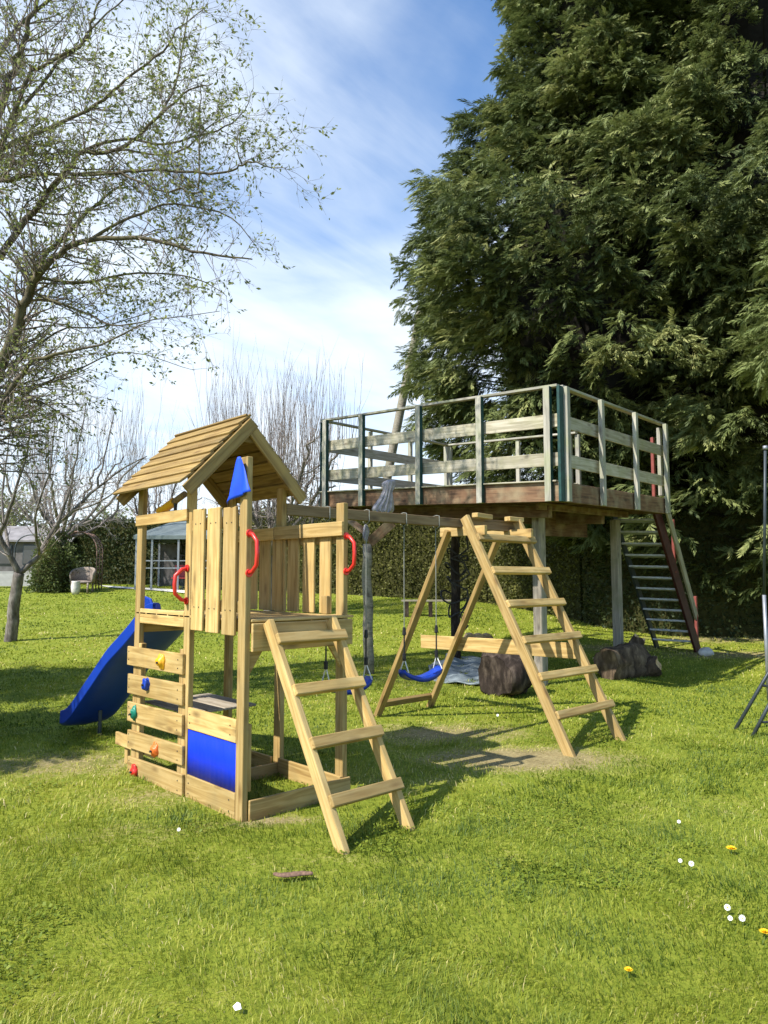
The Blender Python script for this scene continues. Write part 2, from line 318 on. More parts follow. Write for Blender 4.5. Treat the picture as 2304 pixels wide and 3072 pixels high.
class MB:
    def __init__(s): s.V = []; s.P = []; s.G = []; s.Rn = []; s.n = 0; s.T = []; s.MI = []
    def add(s, V, F, g=None, r=None, mi=0):
        V = np.asarray(V, float); s.V.append(V)
        for f in F: s.P.append([i+s.n for i in f]); s.MI.append(mi)
        s.G.append(V if g is None else np.asarray(g, float)); s.Rn.append(np.full(len(V), random.random() if r is None else r)); s.n += len(V); return s
    def bar(s, a, b, w, h, side=(1, 0, 0), r=None, taper=1.0, faces_mi=None):
        """board from a to b; w along `side`, h across"""
        a = np.array(a, float); b = np.array(b, float); ax = b-a; ln = np.linalg.norm(ax); ax /= ln
        sd = np.array(side, float); sd -= ax*(sd@ax); sd /= np.linalg.norm(sd); up = np.cross(ax, sd)
        off = np.array([random.random()*20 for _ in range(3)]); V = []; G = []
        for e, (p, k) in enumerate(((a, 1.0), (b, taper))):
            for (i, j) in ((-.5, -.5), (.5, -.5), (.5, .5), (-.5, .5)):
                V.append(p+sd*w*i*k+up*h*j*k); G.append(off+np.array([e*ln, i*w, j*h]))
        s.add(V, BF, G, r); return s
    def box(s, x0, x1, y0, y1, z0, z1, r=None):
        d = [x1-x0, y1-y0, z1-z0]; k = d.index(max(d)); c = [(x0+x1)/2, (y0+y1)/2, (z0+z1)/2]
        a = list(c); b = list(c); a[k] -= d[k]/2; b[k] += d[k]/2
        sd = [0, 0, 0]; sd[(k+1) % 3] = 1
        return s.bar(a, b, d[(k+1) % 3], d[(k+2) % 3], sd, r)
    def tube(s, pts, r, n=8, r2=None, cap=True):
        pts = [np.array(p, float) for p in pts]; m_ = len(pts); V = []; F = []
        rs = np.linspace(r, r if r2 is None else r2, m_) if not hasattr(r, '__len__') else np.array(r)
        t0 = pts[1]-pts[0]; ref = np.array([0, 0, 1.]) if abs(t0[2]) < 0.9*np.linalg.norm(t0) else np.array([1., 0, 0])
        u = np.cross(t0, ref); u /= np.linalg.norm(u)
        for i, p in enumerate(pts):
            t = pts[min(i+1, m_-1)]-pts[max(i-1, 0)]; t = t/(np.linalg.norm(t)+1e-9)
            u = u-t*(u@t); u /= np.linalg.norm(u); v = np.cross(t, u)
            for k in range(n):
                a = 2*math.pi*k/n; V.append(p+(u*math.cos(a)+v*math.sin(a))*rs[i])
        for i in range(m_-1):
            for k in range(n): F.append([i*n+k, i*n+(k+1) % n, (i+1)*n+(k+1) % n, (i+1)*n+k])
        if cap: F.append(list(range(n))[::-1]); F.append(list(range((m_-1)*n, m_*n)))
        s.add(V, F); return s
    def blob(s, c, rad, nu=12, nv=8, noise=0.0, seed=0, rot=None):
        c = np.array(c, float); V = []; F = []; rs = random.Random(seed); ph = [rs.random()*6 for _ in range(6)]
        for j in range(nv+1):
            th = math.pi*j/nv
            for i in range(nu):
                a = 2*math.pi*i/nu; d = np.array([math.sin(th)*math.cos(a), math.sin(th)*math.sin(a), math.cos(th)])
                k = 1+noise*(math.sin(3*d[0]*2+ph[0])+math.sin(4*d[1]*2+ph[1])+math.sin(5*d[2]+ph[2]+d[0]*4)+.7*math.sin(9*d[0]+7*d[1]+ph[3]))/3
                V.append(c+d*np.array(rad)*k)
        for j in range(nv):
            for i in range(nu): F.append([j*nu+i, (j+1)*nu+i, (j+1)*nu+(i+1) % nu, j*nu+(i+1) % nu])
        s.add(V, F); return s
    def prism(s, poly, ext):
        poly = [np.array(p, float) for p in poly]; ext = np.array(ext, float); n = len(poly)
        V = poly+[p+ext for p in poly]; F = [list(range(n))[::-1], [n+i for i in range(n)]]+[[i, (i+1) % n, n+(i+1) % n, n+i] for i in range(n)]
        s.add(V, F); return s
    def build(s, name, material, parent=None, bevel=0.0, smooth=False, origin=None, recalc=True, mats=None, face_fn=None):
        V = np.concatenate(s.V); o0 = org(parent) if origin is None else np.array(origin, float)
        me = bpy.data.meshes.new(name); me.from_pydata((V-o0).tolist(), [], [list(map(int, p)) for p in s.P]); me.update()
        if recalc:
            import bmesh
            bm = bmesh.new(); bm.from_mesh(me); bmesh.ops.recalc_face_normals(bm, faces=bm.faces); bm.to_mesh(me); bm.free()
        a = me.attributes.new('rnd', 'FLOAT', 'POINT'); a.data.foreach_set('value', np.concatenate(s.Rn).astype(np.float32))
        a = me.attributes.new('gc', 'FLOAT_VECTOR', 'POINT'); a.data.foreach_set('vector', np.concatenate(s.G).astype(np.float32).ravel())
        for mm in (mats or [material]): me.materials.append(mm)
        if face_fn:
            for p in me.polygons: p.material_index = face_fn(p.normal)
        if smooth:
            me.polygons.foreach_set('use_smooth', np.ones(len(me.polygons), bool))
        o = bpy.data.objects.new(name, me); COL.objects.link(o)
        if parent is not None: o.parent = parent; ORG[o.name] = org(parent)
        else: o.location = o0; ORG[o.name] = o0
        if bevel:
            bv = o.modifiers.new('bevel', 'BEVEL'); bv.width = bevel; bv.segments = 2; bv.limit_method = 'ANGLE'
        return o
def wbox(name, parent, ext, material=None, bevel=0.005): return MB().box(*ext).build(name, material or M['pine'], parent, bevel)

# ---------------------------------------------------------------- ground
ls = np.sinh(np.linspace(-1, 1, 261)*5.2)/math.sinh(5.2)*400
ds = np.concatenate([np.arange(-6, 24, 0.16), 24+np.cumsum(0.16*1.055**np.arange(0, 92))])
PATCH = [(1130, 1640, .85, .42, 1.15), (960, 1585, .9, .5, .8), (1330, 1590, .6, .3, .25), (150, 1650, 1.0, .5, .62), (330, 1720, .6, .3, .5), (300, 1800, .5, .25, .35), (1330, 1400, 1.6, .6, .6), (1590, 1415, 1.6, .5, .75),
         (585, 1775, .28, .09, .9), (1560, 1380, 1.6, .6, .7), (900, 1680, .7, .35, .35), (1480, 1750, .9, .3, .25), (700, 1850, 1.0, .3, .2), (1000, 1460, 1.0, .4, .4)]
PW = [(gr(a, b_), c, d, e) for a, b_, c, d, e in PATCH]
def dryf(x, y):
    v = np.zeros(np.shape(x))
    for p, rl, rd, s_ in PW:
        dx = x-p[0]; dy = y-p[1]; l = dx*RT[0]+dy*RT[1]; d = dx*FH[0]+dy*FH[1]
        q = (l/rl)**2+(d/rd)**2; v = np.maximum(v, s_*np.exp(-q*0.9))
    return v
LL, DD = np.meshgrid(ls, ds); X = CAM[0]+RT[0]*LL+FH[0]*DD; Y = CAM[1]+RT[1]*LL+FH[1]*DD
Z = terr(X, Y); V = np.stack([X, Y, Z], -1).reshape(-1, 3)
nr, nc = X.shape; idx = np.arange(nr*nc).reshape(nr, nc)
Q = np.stack([idx[:-1, :-1], idx[:-1, 1:], idx[1:, 1:], idx[1:, :-1]], -1).reshape(-1, 4)
g = mesh_np('lawn', V, [Q], M['ground'], smooth=True, extra={'dry': dryf(V[:, 0], V[:, 1])}); tag(g, kind='structure')

# value noise helper
def vnoise(x, y, s, seed=0):
    r_ = np.random.default_rng(seed); T = r_.random((64, 64)); x = x/s; y = y/s
    xi = np.floor(x).astype(int); yi = np.floor(y).astype(int); fx = x-xi; fy = y-yi; fx = fx*fx*(3-2*fx); fy = fy*fy*(3-2*fy)
    a = T[xi % 64, yi % 64]; b_ = T[(xi+1) % 64, yi % 64]; c = T[xi % 64, (yi+1) % 64]; d = T[(xi+1) % 64, (yi+1) % 64]
    return (a*(1-fx)+b_*fx)*(1-fy)+(c*(1-fx)+d*fx)*fy
def make_grass():
    P = []
    for d0, d1, dens, h, wd in ((1.7, 3.2, 9000, .030, .0030), (3.2, 5, 5200, .032, .0042), (5, 8, 2100, .036, .0065), (8, 13, 1000, .030, .012), (13, 24, 260, .034, .022), (24, 40, 60, .035, .045)):
        A = (d1*d1-d0*d0)*0.66; n = int(A*dens)
        d = np.sqrt(rng.random(n)*(d1*d1-d0*d0)+d0*d0); l = (rng.random(n)*2-1)*0.66*d
        P.append(np.stack([l, d, np.full(n, h), np.full(n, wd)], 1))
    P = np.concatenate(P); l, d = P[:, 0], P[:, 1]
    x = CAM[0]+RT[0]*l+FH[0]*d; y = CAM[1]+RT[1]*l+FH[1]*d
    dry = dryf(x, y)+(vnoise(x, y, .35, 3)-.5)*.5*(dryf(x, y) > .05)
    clump = vnoise(x, y, .22, 1)*.5+vnoise(x, y, .07, 2)*.3+vnoise(x, y, .8, 5)*.35
    keep = (rng.random(len(x)) > dry*.82) & (rng.random(len(x)) < .45+1.0*clump)
    x, y, P, dry, clump, d = x[keep], y[keep], P[keep], dry[keep], clump[keep], d[keep]
    n = len(x); z = terr(x, y)
    h = P[:, 2]*(.45+1.1*clump)*(0.6+.9*rng.random(n)**1.5)*(1-.55*np.clip(dry, 0, 1)); wd = P[:, 3]*(.7+.6*rng.random(n))
    az = rng.random(n)*6.283; lean = rng.random(n)*1.1+.15; laz = vnoise(x, y, .5, 8)*9+rng.normal(0, .9, n)
    side = np.stack([np.cos(az), np.sin(az), np.zeros(n)], 1)*wd[:, None]/2
    ld = np.stack([np.cos(laz), np.sin(laz), np.zeros(n)], 1)
    B = np.stack([x, y, z-.003], 1)
    up = np.array([0, 0, 1.])
    p1 = B+(up*.6+ld*(lean*.3)[:, None])*h[:, None]
    tip = B+(up*(1.0-lean*.28)[:, None]+ld*(lean*1.0)[:, None])*h[:, None]
    V = np.stack([B-side, B+side, p1+side*.75, p1-side*.75, tip], 1).reshape(-1, 3)
    i = np.arange(n)*5
    q = np.stack([i, i+1, i+2, i+3], 1); t = np.stack([i+3, i+2, i+4], 1)
    big = vnoise(x, y, 1.6, 11)
    r_ = np.clip(.17+.42*rng.random(n)*np.clip(14/d, .5, 1)+.10*ss((d-8)/10)+.50*(big-.5)+.42*(vnoise(x, y, .3, 12)-.5)+.6*np.clip(dry, 0, 1)+(rng.random(n) < .10)*.4, 0, 1)
    # clover and other small broad leaves growing through the turf in patches
    m_ = 60000; d2 = np.sqrt(rng.random(m_)*(64-3)+3); l2 = (rng.random(m_)*2-1)*.66*d2; cx = CAM[0]+RT[0]*l2+FH[0]*d2; cy = CAM[1]+RT[1]*l2+FH[1]*d2
    k2 = (vnoise(cx, cy, .28, 21)*.6+vnoise(cx, cy, .9, 22)*.5 > .68) & (dryf(cx, cy) < .3); cx, cy = cx[k2], cy[k2]; m_ = len(cx)
    a2 = rng.random(m_)*6.283; sz = .006+.006*rng.random(m_); zz = terr(cx, cy)+.016+.016*rng.random(m_); ti = rng.normal(0, .35, (m_, 2))
    C2 = np.stack([cx, cy, zz], 1); ex = np.stack([np.cos(a2), np.sin(a2), ti[:, 0]], 1)*sz[:, None]; ey = np.stack([-np.sin(a2), np.cos(a2), ti[:, 1]], 1)*sz[:, None]*.8
    V2 = np.stack([C2-ex, C2-ex*.2+ey, C2+ex, C2-ex*.2-ey], 1).reshape(-1, 3); i2 = np.arange(m_)*4+len(V)
    V = np.concatenate([V, V2]); q = np.concatenate([q, np.stack([i2, i2+1, i2+2, i2+3], 1)])
    rr2 = np.concatenate([np.repeat(r_, 5), np.repeat(np.clip(.18+.25*rng.random(m_), 0, 1), 4)])
    o = mesh_np('grass', V, [q, t], M['grass'], rnd=rr2); tag(o, 'short green spring lawn grass with yellowish and worn patches', 'grass', kind='stuff')
    print('grass blades', n)
make_grass()

# ---------------------------------------------------------------- play tower
pt = thing('play_tower', (0.43, 0.8, 0), 'new pine play tower with pitched plank roof, blue slide, climbing wall and ladder', 'play tower')
H_ = {}
def post(ext, nm='post'): return wbox(nm, pt, ext, bevel=0.006)
pA = post((0, .045, 0, .09, -.03, 2.43)); pB = post((0, .045, .755, .845, -.03, 2.40)); pC = post((0, .045, 1.60, 1.69, -.03, 2.38))
pF = post((.86, .905, 0, .09, -.03, 2.17)); pE = post((.86, .905, .80, .89, -.03, 2.45)); pG = post((.86, .905, 1.60, 1.69, -.03, 2.40))
# deck
for k in range(9):
    y0 = -.015+k*.187; wbox('deck_board', pt, (-.0 if k not in (0,) else .046, .955 if k == 0 else .858, y0+.003, y0+.183, 1.298, 1.318)) if not (0) else None
wbox('deck_beam', pt, (.046, .93, -.030, -.004, 1.10, 1.290))
wbox('deck_beam', pt, (.048, .857, 1.695, 1.72, 1.14, 1.294))
wbox('deck_beam', pt, (.047, .070, .092, .753, 1.225, 1.294)); wbox('deck_beam', pt, (.047, .070, .847, 1.598, 1.23, 1.294))
wbox('deck_beam', pt, (.835, .858, .092, .79, 1.12, 1.294)); wbox('deck_beam', pt, (.835, .858, .892, 1.598, 1.12, 1.294))
wbox('deck_edge_board', pt, (.0, .018, .848, 1.597, 1.225, 1.345))
for s_ in (1,):
    MB().prism([(.046, .02, 1.10), (.046, .02, .93), (.16, .02, 1.10)], (0, .025, 0)).build('corner_brace', M['pine'], pt, .003)
MB().prism([(.858, .02, 1.10), (.858, .02, .93), (.74, .02, 1.10)], (0, .025, 0)).build('corner_brace', M['pine'], pt, .003)
# fence slats front-left
for y0, y1, z1, z0 in ((.53, .70, 2.105, 1.215), (.31, .485, 2.10, 1.21), (.10, .265, 2.09, 1.205)):
    f = MB()
    yy = np.linspace(y0, y1, 7); top = z1+np.array([0, .004, .006, .004, 0, .003, .006])*(1) + (0.02*np.linspace(1, -1, 7)[::-1] if y0 < .2 else 0)
    f.box(-.024, -.003, y0, y1, z0, z1); f.build('fence_slat', M['pine'], pt, .005)
wbox('fence_rail', pt, (.002, .03, .092, .753, 1.95, 2.03)); wbox('fence_rail', pt, (.002, .03, .092, .753, 1.36, 1.44))
# rear fence
for y0, y1, r_ in ((.17, .305, 1), (.375, .525, 1), (.585, .735, 1), (.90, .955, 0), (.99, 1.15, 0), (1.19, 1.34, 0), (1.40, 1.55, 0)):
    wbox('fence_slat', pt, (.868, .888, y0, y1, 1.322, 1.955), bevel=.006)
wbox('fence_slat', pt, (.868, .888, .765, .797, 1.322, 1.95), bevel=.004)
wbox('top_rail', pt, (.832, .857, -.012, .885, 1.915, 2.025)); wbox('fence_rail', pt, (.892, .915, .093, .795, 1.86, 1.93))
wbox('top_rail', pt, (.832, .857, .893, 1.66, 1.915, 2.02)); wbox('small_block', pt, (.835, .866, .17, .235, 1.32, 1.46))
# entrance rail and telescope
wbox('top_rail', pt, (-.022, -.002, .80, 1.68, 2.03, 2.12))
tl = MB().tube([(.03, 1.335, 2.135), (.03, 1.10, 2.20)], .034, 14).build('telescope', M['yel'], pt, .004)
MB().tube([(.03, 1.10, 2.20), (.03, .93, 2.247)], .025, 12).build('eyepiece', M['beam'], tl); MB().tube([(.03, 1.337, 2.1345), (.03, 1.315, 2.1405)], .04, 14).build('lens_ring', M['yel'], tl, .003)
MB().tube([(.03, 1.08, 2.08), (.03, 1.08, 2.20)], .014, 8).build('mount', M['blk'], tl)
# climbing wall
for s0, s1 in ((.845, .90), (1.545, 1.598)): wbox('batten', pt, (.0, .045, s0+.002, s1, -.02, 1.06))
for (zr0, zr1, zl0, zl1, ya, yb) in ((.88, 1.03, .87, 1.03, .80, 1.755), (.65, .815, .645, .80, .795, 1.735), (.43, .59, .42, .575, .79, 1.725), (.22, .37, .21, .345, .775, 1.71), (.005, .165, -.01, .135, .765, 1.69)):
    zc0 = (zr0+zl0)/2; zc1 = (zr1+zl1)/2
    MB().bar((-.0145, ya, (zr0+zr1)/2), (-.0145, yb, (zl0+zl1)/2), .025, zc1-zc0, (1, 0, 0)).build('climbing_board', M['pine'], pt, .006)
for (y, z, mt, rad, sd) in ((1.12, .95, 'yel', (.035, .06, .062), 1), (1.36, .755, 'bluep', (.035, .045, .055), 2), (1.57, .50, 'grnp', (.035, .038, .06), 3), (1.19, .27, 'orgp', (.035, .055, .055), 4), (1.53, .05, 'redp', (.035, .05, .055), 5)):
    hb = MB().blob((-.035, y, z), tuple(q*.86 for q in rad), 14, 10, .42, sd)
    hd = hb.build('climbing_hold', M[mt], pt, smooth=True); MB().tube([(-.062, y, z-.005), (-.078, y, z-.005)], .009, 8).build('bolt', M['darkm'], hd)
# extended seat plank behind the climbing wall
wbox('seat_plank', pt, (.052, .078, 1.40, 2.12, .155, .26)); wbox('seat_leg', pt, (.08, .11, 1.93, 1.99, -.02, .15))
for k in range(4): wbox('table_board', pt, (.12+k*.155, .12+k*.155+.145, .95, 1.72, .545, .565), M['picnic'])
# low panels
wbox('panel_board', pt, (-.0, .022, .092, .753, .49, .645)); wbox('panel_board', pt, (.0, .022, .092, .753, -.02, .163))
bp_ = MB(); n_ = 44; ys = np.linspace(.093, .752, n_); prof = [(.010+.0008*math.sin(i*.55)+.0006*math.sin(i*1.7), y) for i, y in enumerate(ys)]
Vp = []; Fp = []
for i, (x, y) in enumerate(prof): Vp += [(x, y, .166), (x, y, .488), (x+.012, y, .166), (x+.012, y, .488)]
for i in range(n_-1):
    a = i*4; c = a+4; Fp += [[a, a+1, c+1, c], [a+2, c+2, c+3, a+3], [a+1, a+3, c+3, c+1], [a, c, c+2, a+2]]
Fp += [[0, 2, 3, 1], [(n_-1)*4, (n_-1)*4+1, (n_-1)*4+3, (n_-1)*4+2]]
bp_.add(Vp, Fp); bp_.build('blue_panel', M['bluepanel'], pt, smooth=True)
wbox('post_doubler', pt, (.046, .075, .01, .055, .18, .62)) 
wbox('base_board', pt, (.046, .92, -.024, -.002, -.03, .13)); wbox('base_board', pt, (.835, .858, .0, .79, -.03, .14)); wbox('base_board', pt, (.835, .858, .893, 1.6, -.03, .13))
wbox('base_board', pt, (.05, .857, .795, .82, -.03, .10)); wbox('side_board', pt, (.052, .07, .11, .16, .16, .47), M['blk'])
# roof
ez, rz, xl, xr = 2.285, 2.845, -.16, .925; xm = .385; yf, yb_ = .60, 1.78
for sgn, xe in ((-1, xl), (1, xr)):
    e = np.array([xe, 0, ez]); r0 = np.array([xm, 0, rz]); sl_ = (r0-e); ln = np.linalg.norm(sl_); sl_ /= ln; nrm = np.array([-sl_[2], 0, sl_[0]])*(1 if sgn < 0 else -1)
    nb = 7; stepl = (ln+.02)/nb
    for k in range(nb):
        a = e+sl_*(k*stepl-.01); b2 = a+sl_*(stepl+.028)
        lo_ = a+nrm*.024; hi_ = b2+nrm*.004
        c = (lo_+hi_)/2; wv = hi_-lo_; ww = np.linalg.norm(wv)
        j0 = random.uniform(-.008, .008); j1 = random.uniform(-.008, .008)
        MB().bar((c[0], yf+.004+j0, c[2]+random.uniform(-.002, .002)), (c[0], yb_+j1, c[2]), ww, .019, wv).build('roof_board', M['roofw'], pt, .003)
    for yr in (yf-.022+.003*sgn, yb_-.06+.003*sgn):
        off = nrm*(-.048)
        MB().bar(e-sl_*.03+off+np.array([0, yr, 0]), r0-sl_*(.002)+off+np.array([0, yr, 0]), .026, .095, (0, 1, 0)).build('rafter', M['roofw'], pt, .004)
MB().prism([(xm-.13, yf+.006, rz-.19), (xm+.13, yf+.006, rz-.19), (xm+.03, yf+.006, rz-.07), (xm-.03, yf+.006, rz-.07)], (0, .02, 0)).build('gusset', M['roofw'], pt, .003)
# flag
fl = []; pr = [(.03, .07, 2.42), (.03, -.0, 2.41), (.03, -.05, 2.33), (.03, -.10, 2.235), (.03, -.045, 2.175), (.03, .08, 2.13), (.03, .16, 2.15), (.03, .115, 2.27)]
nfl = 14; Vf = []; Ff = []
for i in range(nfl+1):
    t = i/nfl; zt = 2.425-.27*t; yc = .045+.0*t; wv = .035+.29*t**.75
    for j in range(9):
        u_ = j/8-.5; x = -.04+.024*math.sin(j*1.25+t*2.6)*t+.004*math.sin(j*2.9+t*7); y = yc-(-.0)+(-u_)*wv*1.0; z = zt+u_*(.05*t)*1.3-.03*t*abs(u_)
        Vf.append((x, y, z))
for i in range(nfl):
    for j in range(8): a = i*9+j; Ff.append([a, a+1, a+10, a+9])
fo = MB().add(Vf, Ff).build('flag', M['blueflag'], pt, smooth=True, recalc=False); sm = fo.modifiers.new('s', 'SOLIDIFY'); sm.thickness = .002
# handles
def handle(base, out_, z0, z1, d=.10):
    base = np.array(base, float); o_ = np.array(out_, float)
    pts = [base+[0, 0, z0], base+o_*d*.45+[0, 0, z0+.01], base+o_*d*.95+[0, 0, z0+.055], base+o_*d+[0, 0, (z0+z1)/2], base+o_*d*.95+[0, 0, z1-.055], base+o_*d*.45+[0, 0, z1-.01], base+[0, 0, z1]]
    hh = MB().tube(pts, .0145, 10).build('grab_handle', M['redp'], pt, smooth=True)
    for z in (z0, z1): MB().tube([base+[0, 0, z], base+o_*.012+[0, 0, z]], .028, 12).build('handle_foot', M['redp'], hh, .002)
handle((.022, -.001, 0), (0, -1, 0), 1.63, 1.90); handle((.883, -.001, 0), (0, -1, 0), 1.645, 1.915); handle((-.001, .80, 0), (-1, 0, 0), 1.425, 1.67, .105); handle((-.001, 1.66, 0), (-1, 0, 0), 1.425, 1.67, .03) if 0 else None
# screw heads
scm = []
def screw(parent, x, y, z, nrm):
    if not scm:
        o = MB().tube([(0, 0, 0), (0, 0, .003)], .0048, 8).build('screw', M['darkm'], None); bpy.data.objects.remove(o, do_unlink=False) if 0 else None; scm.append(o.data); bpy.data.objects.remove(o)
    o = bpy.data.objects.new('screw', scm[0]); COL.objects.link(o); o.parent = parent; o.location = Vector(np.array([x, y, z])-org(parent)); o.rotation_euler = Vector(nrm).to_track_quat('Z', 'Y').to_euler()
for o in [q for q in bpy.data.objects if q.parent == pt and q.name.split('.')[0] in ('climbing_board', 'fence_slat', 'panel_board', 'rung')]:
    b_ = np.array([v.co for v in o.data.vertices])+org(pt); lo_, hi_ = b_.min(0), b_.max(0)
    if lo_[0] > .5: continue
    x = lo_[0]-.0005; tall = hi_[2]-lo_[2] > hi_[1]-lo_[1]
    for u_, v_ in ((0, 0), (0, 1), (1, 0), (1, 1)):
        if tall: yy = lo_[1]+(hi_[1]-lo_[1])*(.3+.4*u_); zz = (lo_[2]+.17, hi_[2]-.11)[v_]
        else: yy = (lo_[1]+.07, hi_[1]-.035)[u_]; zz = lo_[2]+(hi_[2]-lo_[2])*(.3+.4*v_)
        screw(o, x, yy, zz, (-1, 0, 0))
# ladder on the tower
def ladder(parent, x0, x1, b, t, rungs, over=.07, nm='ladder_stile', rn='rung', sw=.047, sh=.085, face=-1, mt=None):
    """b=(y,z) foot, t=(y,z) top; stile centres at x0,x1; rungs let into the outer (face) side"""
    mt = mt or M['pine']; b = np.array(b); t = np.array(t); ax = (t-b)/np.linalg.norm(t-b); nr_ = np.array([ax[1], -ax[0]])*(1 if face < 0 else -1)
    if nr_[0]*face < 0: nr_ = -nr_
    for x in (x0, x1):
        MB().bar((x, b[0]-ax[0]*.04, b[1]-ax[1]*.04), (x, t[0], t[1]), sw, sh, (1, 0, 0)).build(nm, mt, parent, .007)
    for z in rungs:
        c = b+ax*((z-b[1])/ax[1]); c = c+nr_*(sh/2+.004)
        th = R(2)
        MB().bar((x0-.012, c[0], c[1]), (x1+over, c[0], c[1]), .05, .075, (0, nr_[0], nr_[1])).build(rn, mt, parent, .007)
ladder(pt, .15, .70, (-.85, 0), (-.055, 1.30), (.235, .545, .85, 1.165), over=.035)
# slide
def slide():
    ctl = [(1.60, 1.255), (1.78, 1.25), (1.95, 1.17), (2.12, 1.06), (2.35, .93), (2.6, .80), (2.82, .64), (3.0, .51), (3.2, .37), (3.42, .21), (3.58, .12), (3.74, .085)]
    ctl = np.array(ctl); t = np.linspace(0, len(ctl)-1, 44); ys = np.interp(t, range(len(ctl)), ctl[:, 0]); zs = np.interp(t, range(len(ctl)), ctl[:, 1])
    k = np.array([1, 2, 3, 2, 1])/9.; ys = np.convolve(np.pad(ys, 2, 'edge'), k, 'valid'); zs = np.convolve(np.pad(zs, 2, 'edge'), k, 'valid')
    prof = [(-.25, .0), (-.25, .13), (-.225, .135), (-.205, .12), (-.19, .03), (-.13, .0), (0, -.012), (.13, 0), (.19, .03), (.205, .12), (.225, .135), (.25, .13), (.25, .0), (.19, -.03), (.13, -.035), (0, -.045), (-.13, -.035), (-.19, -.03)]
    V = []; F = []; n = len(prof)
    for y, z in zip(ys, zs):
        for (a, b_) in prof: V.append((.40+a, y, z+b_))
    for i in range(len(ys)-1):
        for j in range(n): a = i*n+j; c = i*n+(j+1) % n; F.append([a, c, c+n, a+n])
    F.append(list(range(n))); F.append([(len(ys)-1)*n+j for j in range(n)][::-1])
    o = MB().add(V, F).build('slide', M['bluep'], pt)
    md = o.modifiers.new('b', 'BEVEL'); md.width = .006; md.segments = 2; md.limit_method = 'ANGLE'
    for p in o.data.polygons: p.use_smooth = True
    o.data.set_sharp_from_angle(angle=R(28))
    for sx in (.165, .635):
        MB().prism([(sx-.012, 1.66, 1.30), (sx-.012, 2.02, 1.25), (sx-.012, 1.96, 1.36), (sx-.012, 1.86, 1.44), (sx-.012, 1.74, 1.42)], (.024, 0, 0)).build('slide_hump', M['bluep'], o, .01, smooth=False)
    MB().tube([(.40, 3.30, -.02), (.40, 3.30, .25)], .02, 8).build('slide_support', M['darkm'], pt)
slide()

# ---------------------------------------------------------------- swing frame
sf = thing('swing_set', (3.6, .84, 0), 'new pine swing frame of two leaning ladders under a long brown beam', 'swing set')
MB().bar((.91, .84, 2.175), (4.08, .84, 2.165), .07, .095, (0, 1, 0)).build('beam', M['beam'], sf, .006)
MB().bar((3.30, .84, 2.225), (4.20, .84, 2.222), .075, .02, (0, 1, 0)).build('beam_cap', M['beam'], sf, .003)
AX0, AX1 = 3.13, 4.03
b0 = (-.47, 0); t0 = (.74, 2.23)
ladder(sf, AX0, AX1, b0, t0, (.315, .645, .975, 1.315, 1.645, 1.985), over=.075, sw=.05, sh=.10)
b1 = (2.10, 0.02); t1 = (.98, 2.10)
ladder(sf, AX0+.02, AX1+.0, b1, t1, (.13,), over=.03, face=1, sw=.092, sh=.05, nm='ladder_stile', mt=M['roofw'])
for z in (.13,): pass
for x in (AX0+.05, AX1-.05):
    MB().bar((x, .50, 2.085), (x, 1.12, 2.085), .045, .10, (1, 0, 0)).build('head_block', M['pine'], sf, .006)
for x in (3.42, 3.98): MB().bar((x-.13, .74, 2.26 if x < 3.5 else 2.25), (x+.13, .74, 2.25), .08, .05, (0, 1, 0)).build('beam_clamp', M['pine'], sf, .006)
MB().bar((AX1+.075, .06, .83), (AX1+.075, 2.32, .79), .028, .165, (1, 0, 0)).build('cross_brace', M['pine'], sf, .006)
for x in (1.37, 1.84, 2.33, 2.80):
    hk = MB(); hk.tube([(x, .84-.042, 2.12), (x, .84-.043, 2.225), (x, .84, 2.232), (x, .84+.043, 2.225), (x, .84+.042, 2.12), (x, .84, 2.095), (x, .84-.042, 2.12)], .0045, 6)
    hk.build('swing_hook', M['ropeg'], sf)
def swing(x0, x1, zs, label, yo=0.0):
    t = thing('swing', ((x0+x1)/2, .84, zs), label, 'swing', 'blue swings hanging from the beam')
    V = []; F = []; n = 21; xs0, xs1 = x0-.03, x1+.04
    for i in range(n):
        u = i/(n-1); x = xs0+(xs1-xs0)*u; s = 2*u-1; z = zs-.055+.075*s*s+(.012 if abs(s) > .9 else 0)
        hw = .075*(1-.35*abs(s)**4)
        for (a, b_) in ((-1, .018), (-.8, .028), (0, .022), (.8, .028), (1, .018), (1, -.02), (.8, -.012), (0, -.014), (-.8, -.012), (-1, -.02)): V.append((x, .84+a*hw+yo, z+b_))
    for i in range(n-1):
        for j in range(10): a = i*10+j; c = i*10+(j+1) % 10; F.append([a, c, c+10, a+10])
    F += [list(range(10)), [(n-1)*10+j for j in range(10)][::-1]]
    MB().add(V, F).build('seat', M['bluep'], t, smooth=True)
    for x in (x0, x1):
        MB().tube([(x, .84, 2.09), (x, .84+yo*.5, 1.1)], .0045, 6).build('rope', M['ropeg'], t)
        g_ = MB().tube([(x, .84+yo*.5, 1.12), (x, .84+yo*.55, 1.05), (x, .84+yo*.6, 1.04), (x, .84+yo*.9, .86)], [.014, .02, .007, .008], 8)
        g_.tube([(x, .84+yo*.9, .87), (x, .84+yo*.9, .80)], .018, 8); g_.build('rope_grip', M['blk'], t)
        for s_ in (-1, 1): MB().tube([(x, .84+yo*.9, .82), (x+(.02 if x > x0 else -.0), .84+yo+s_*.06, zs+.03)], .006, 6).build('cord', M['ropew'], t)
    return t
swing(2.335, 2.79, .66, 'blue flat swing seat fully in view beside the left leg of the ladder frame')
swing(1.37, 1.84, .64, 'blue swing seat mostly hidden behind the tower ladder')

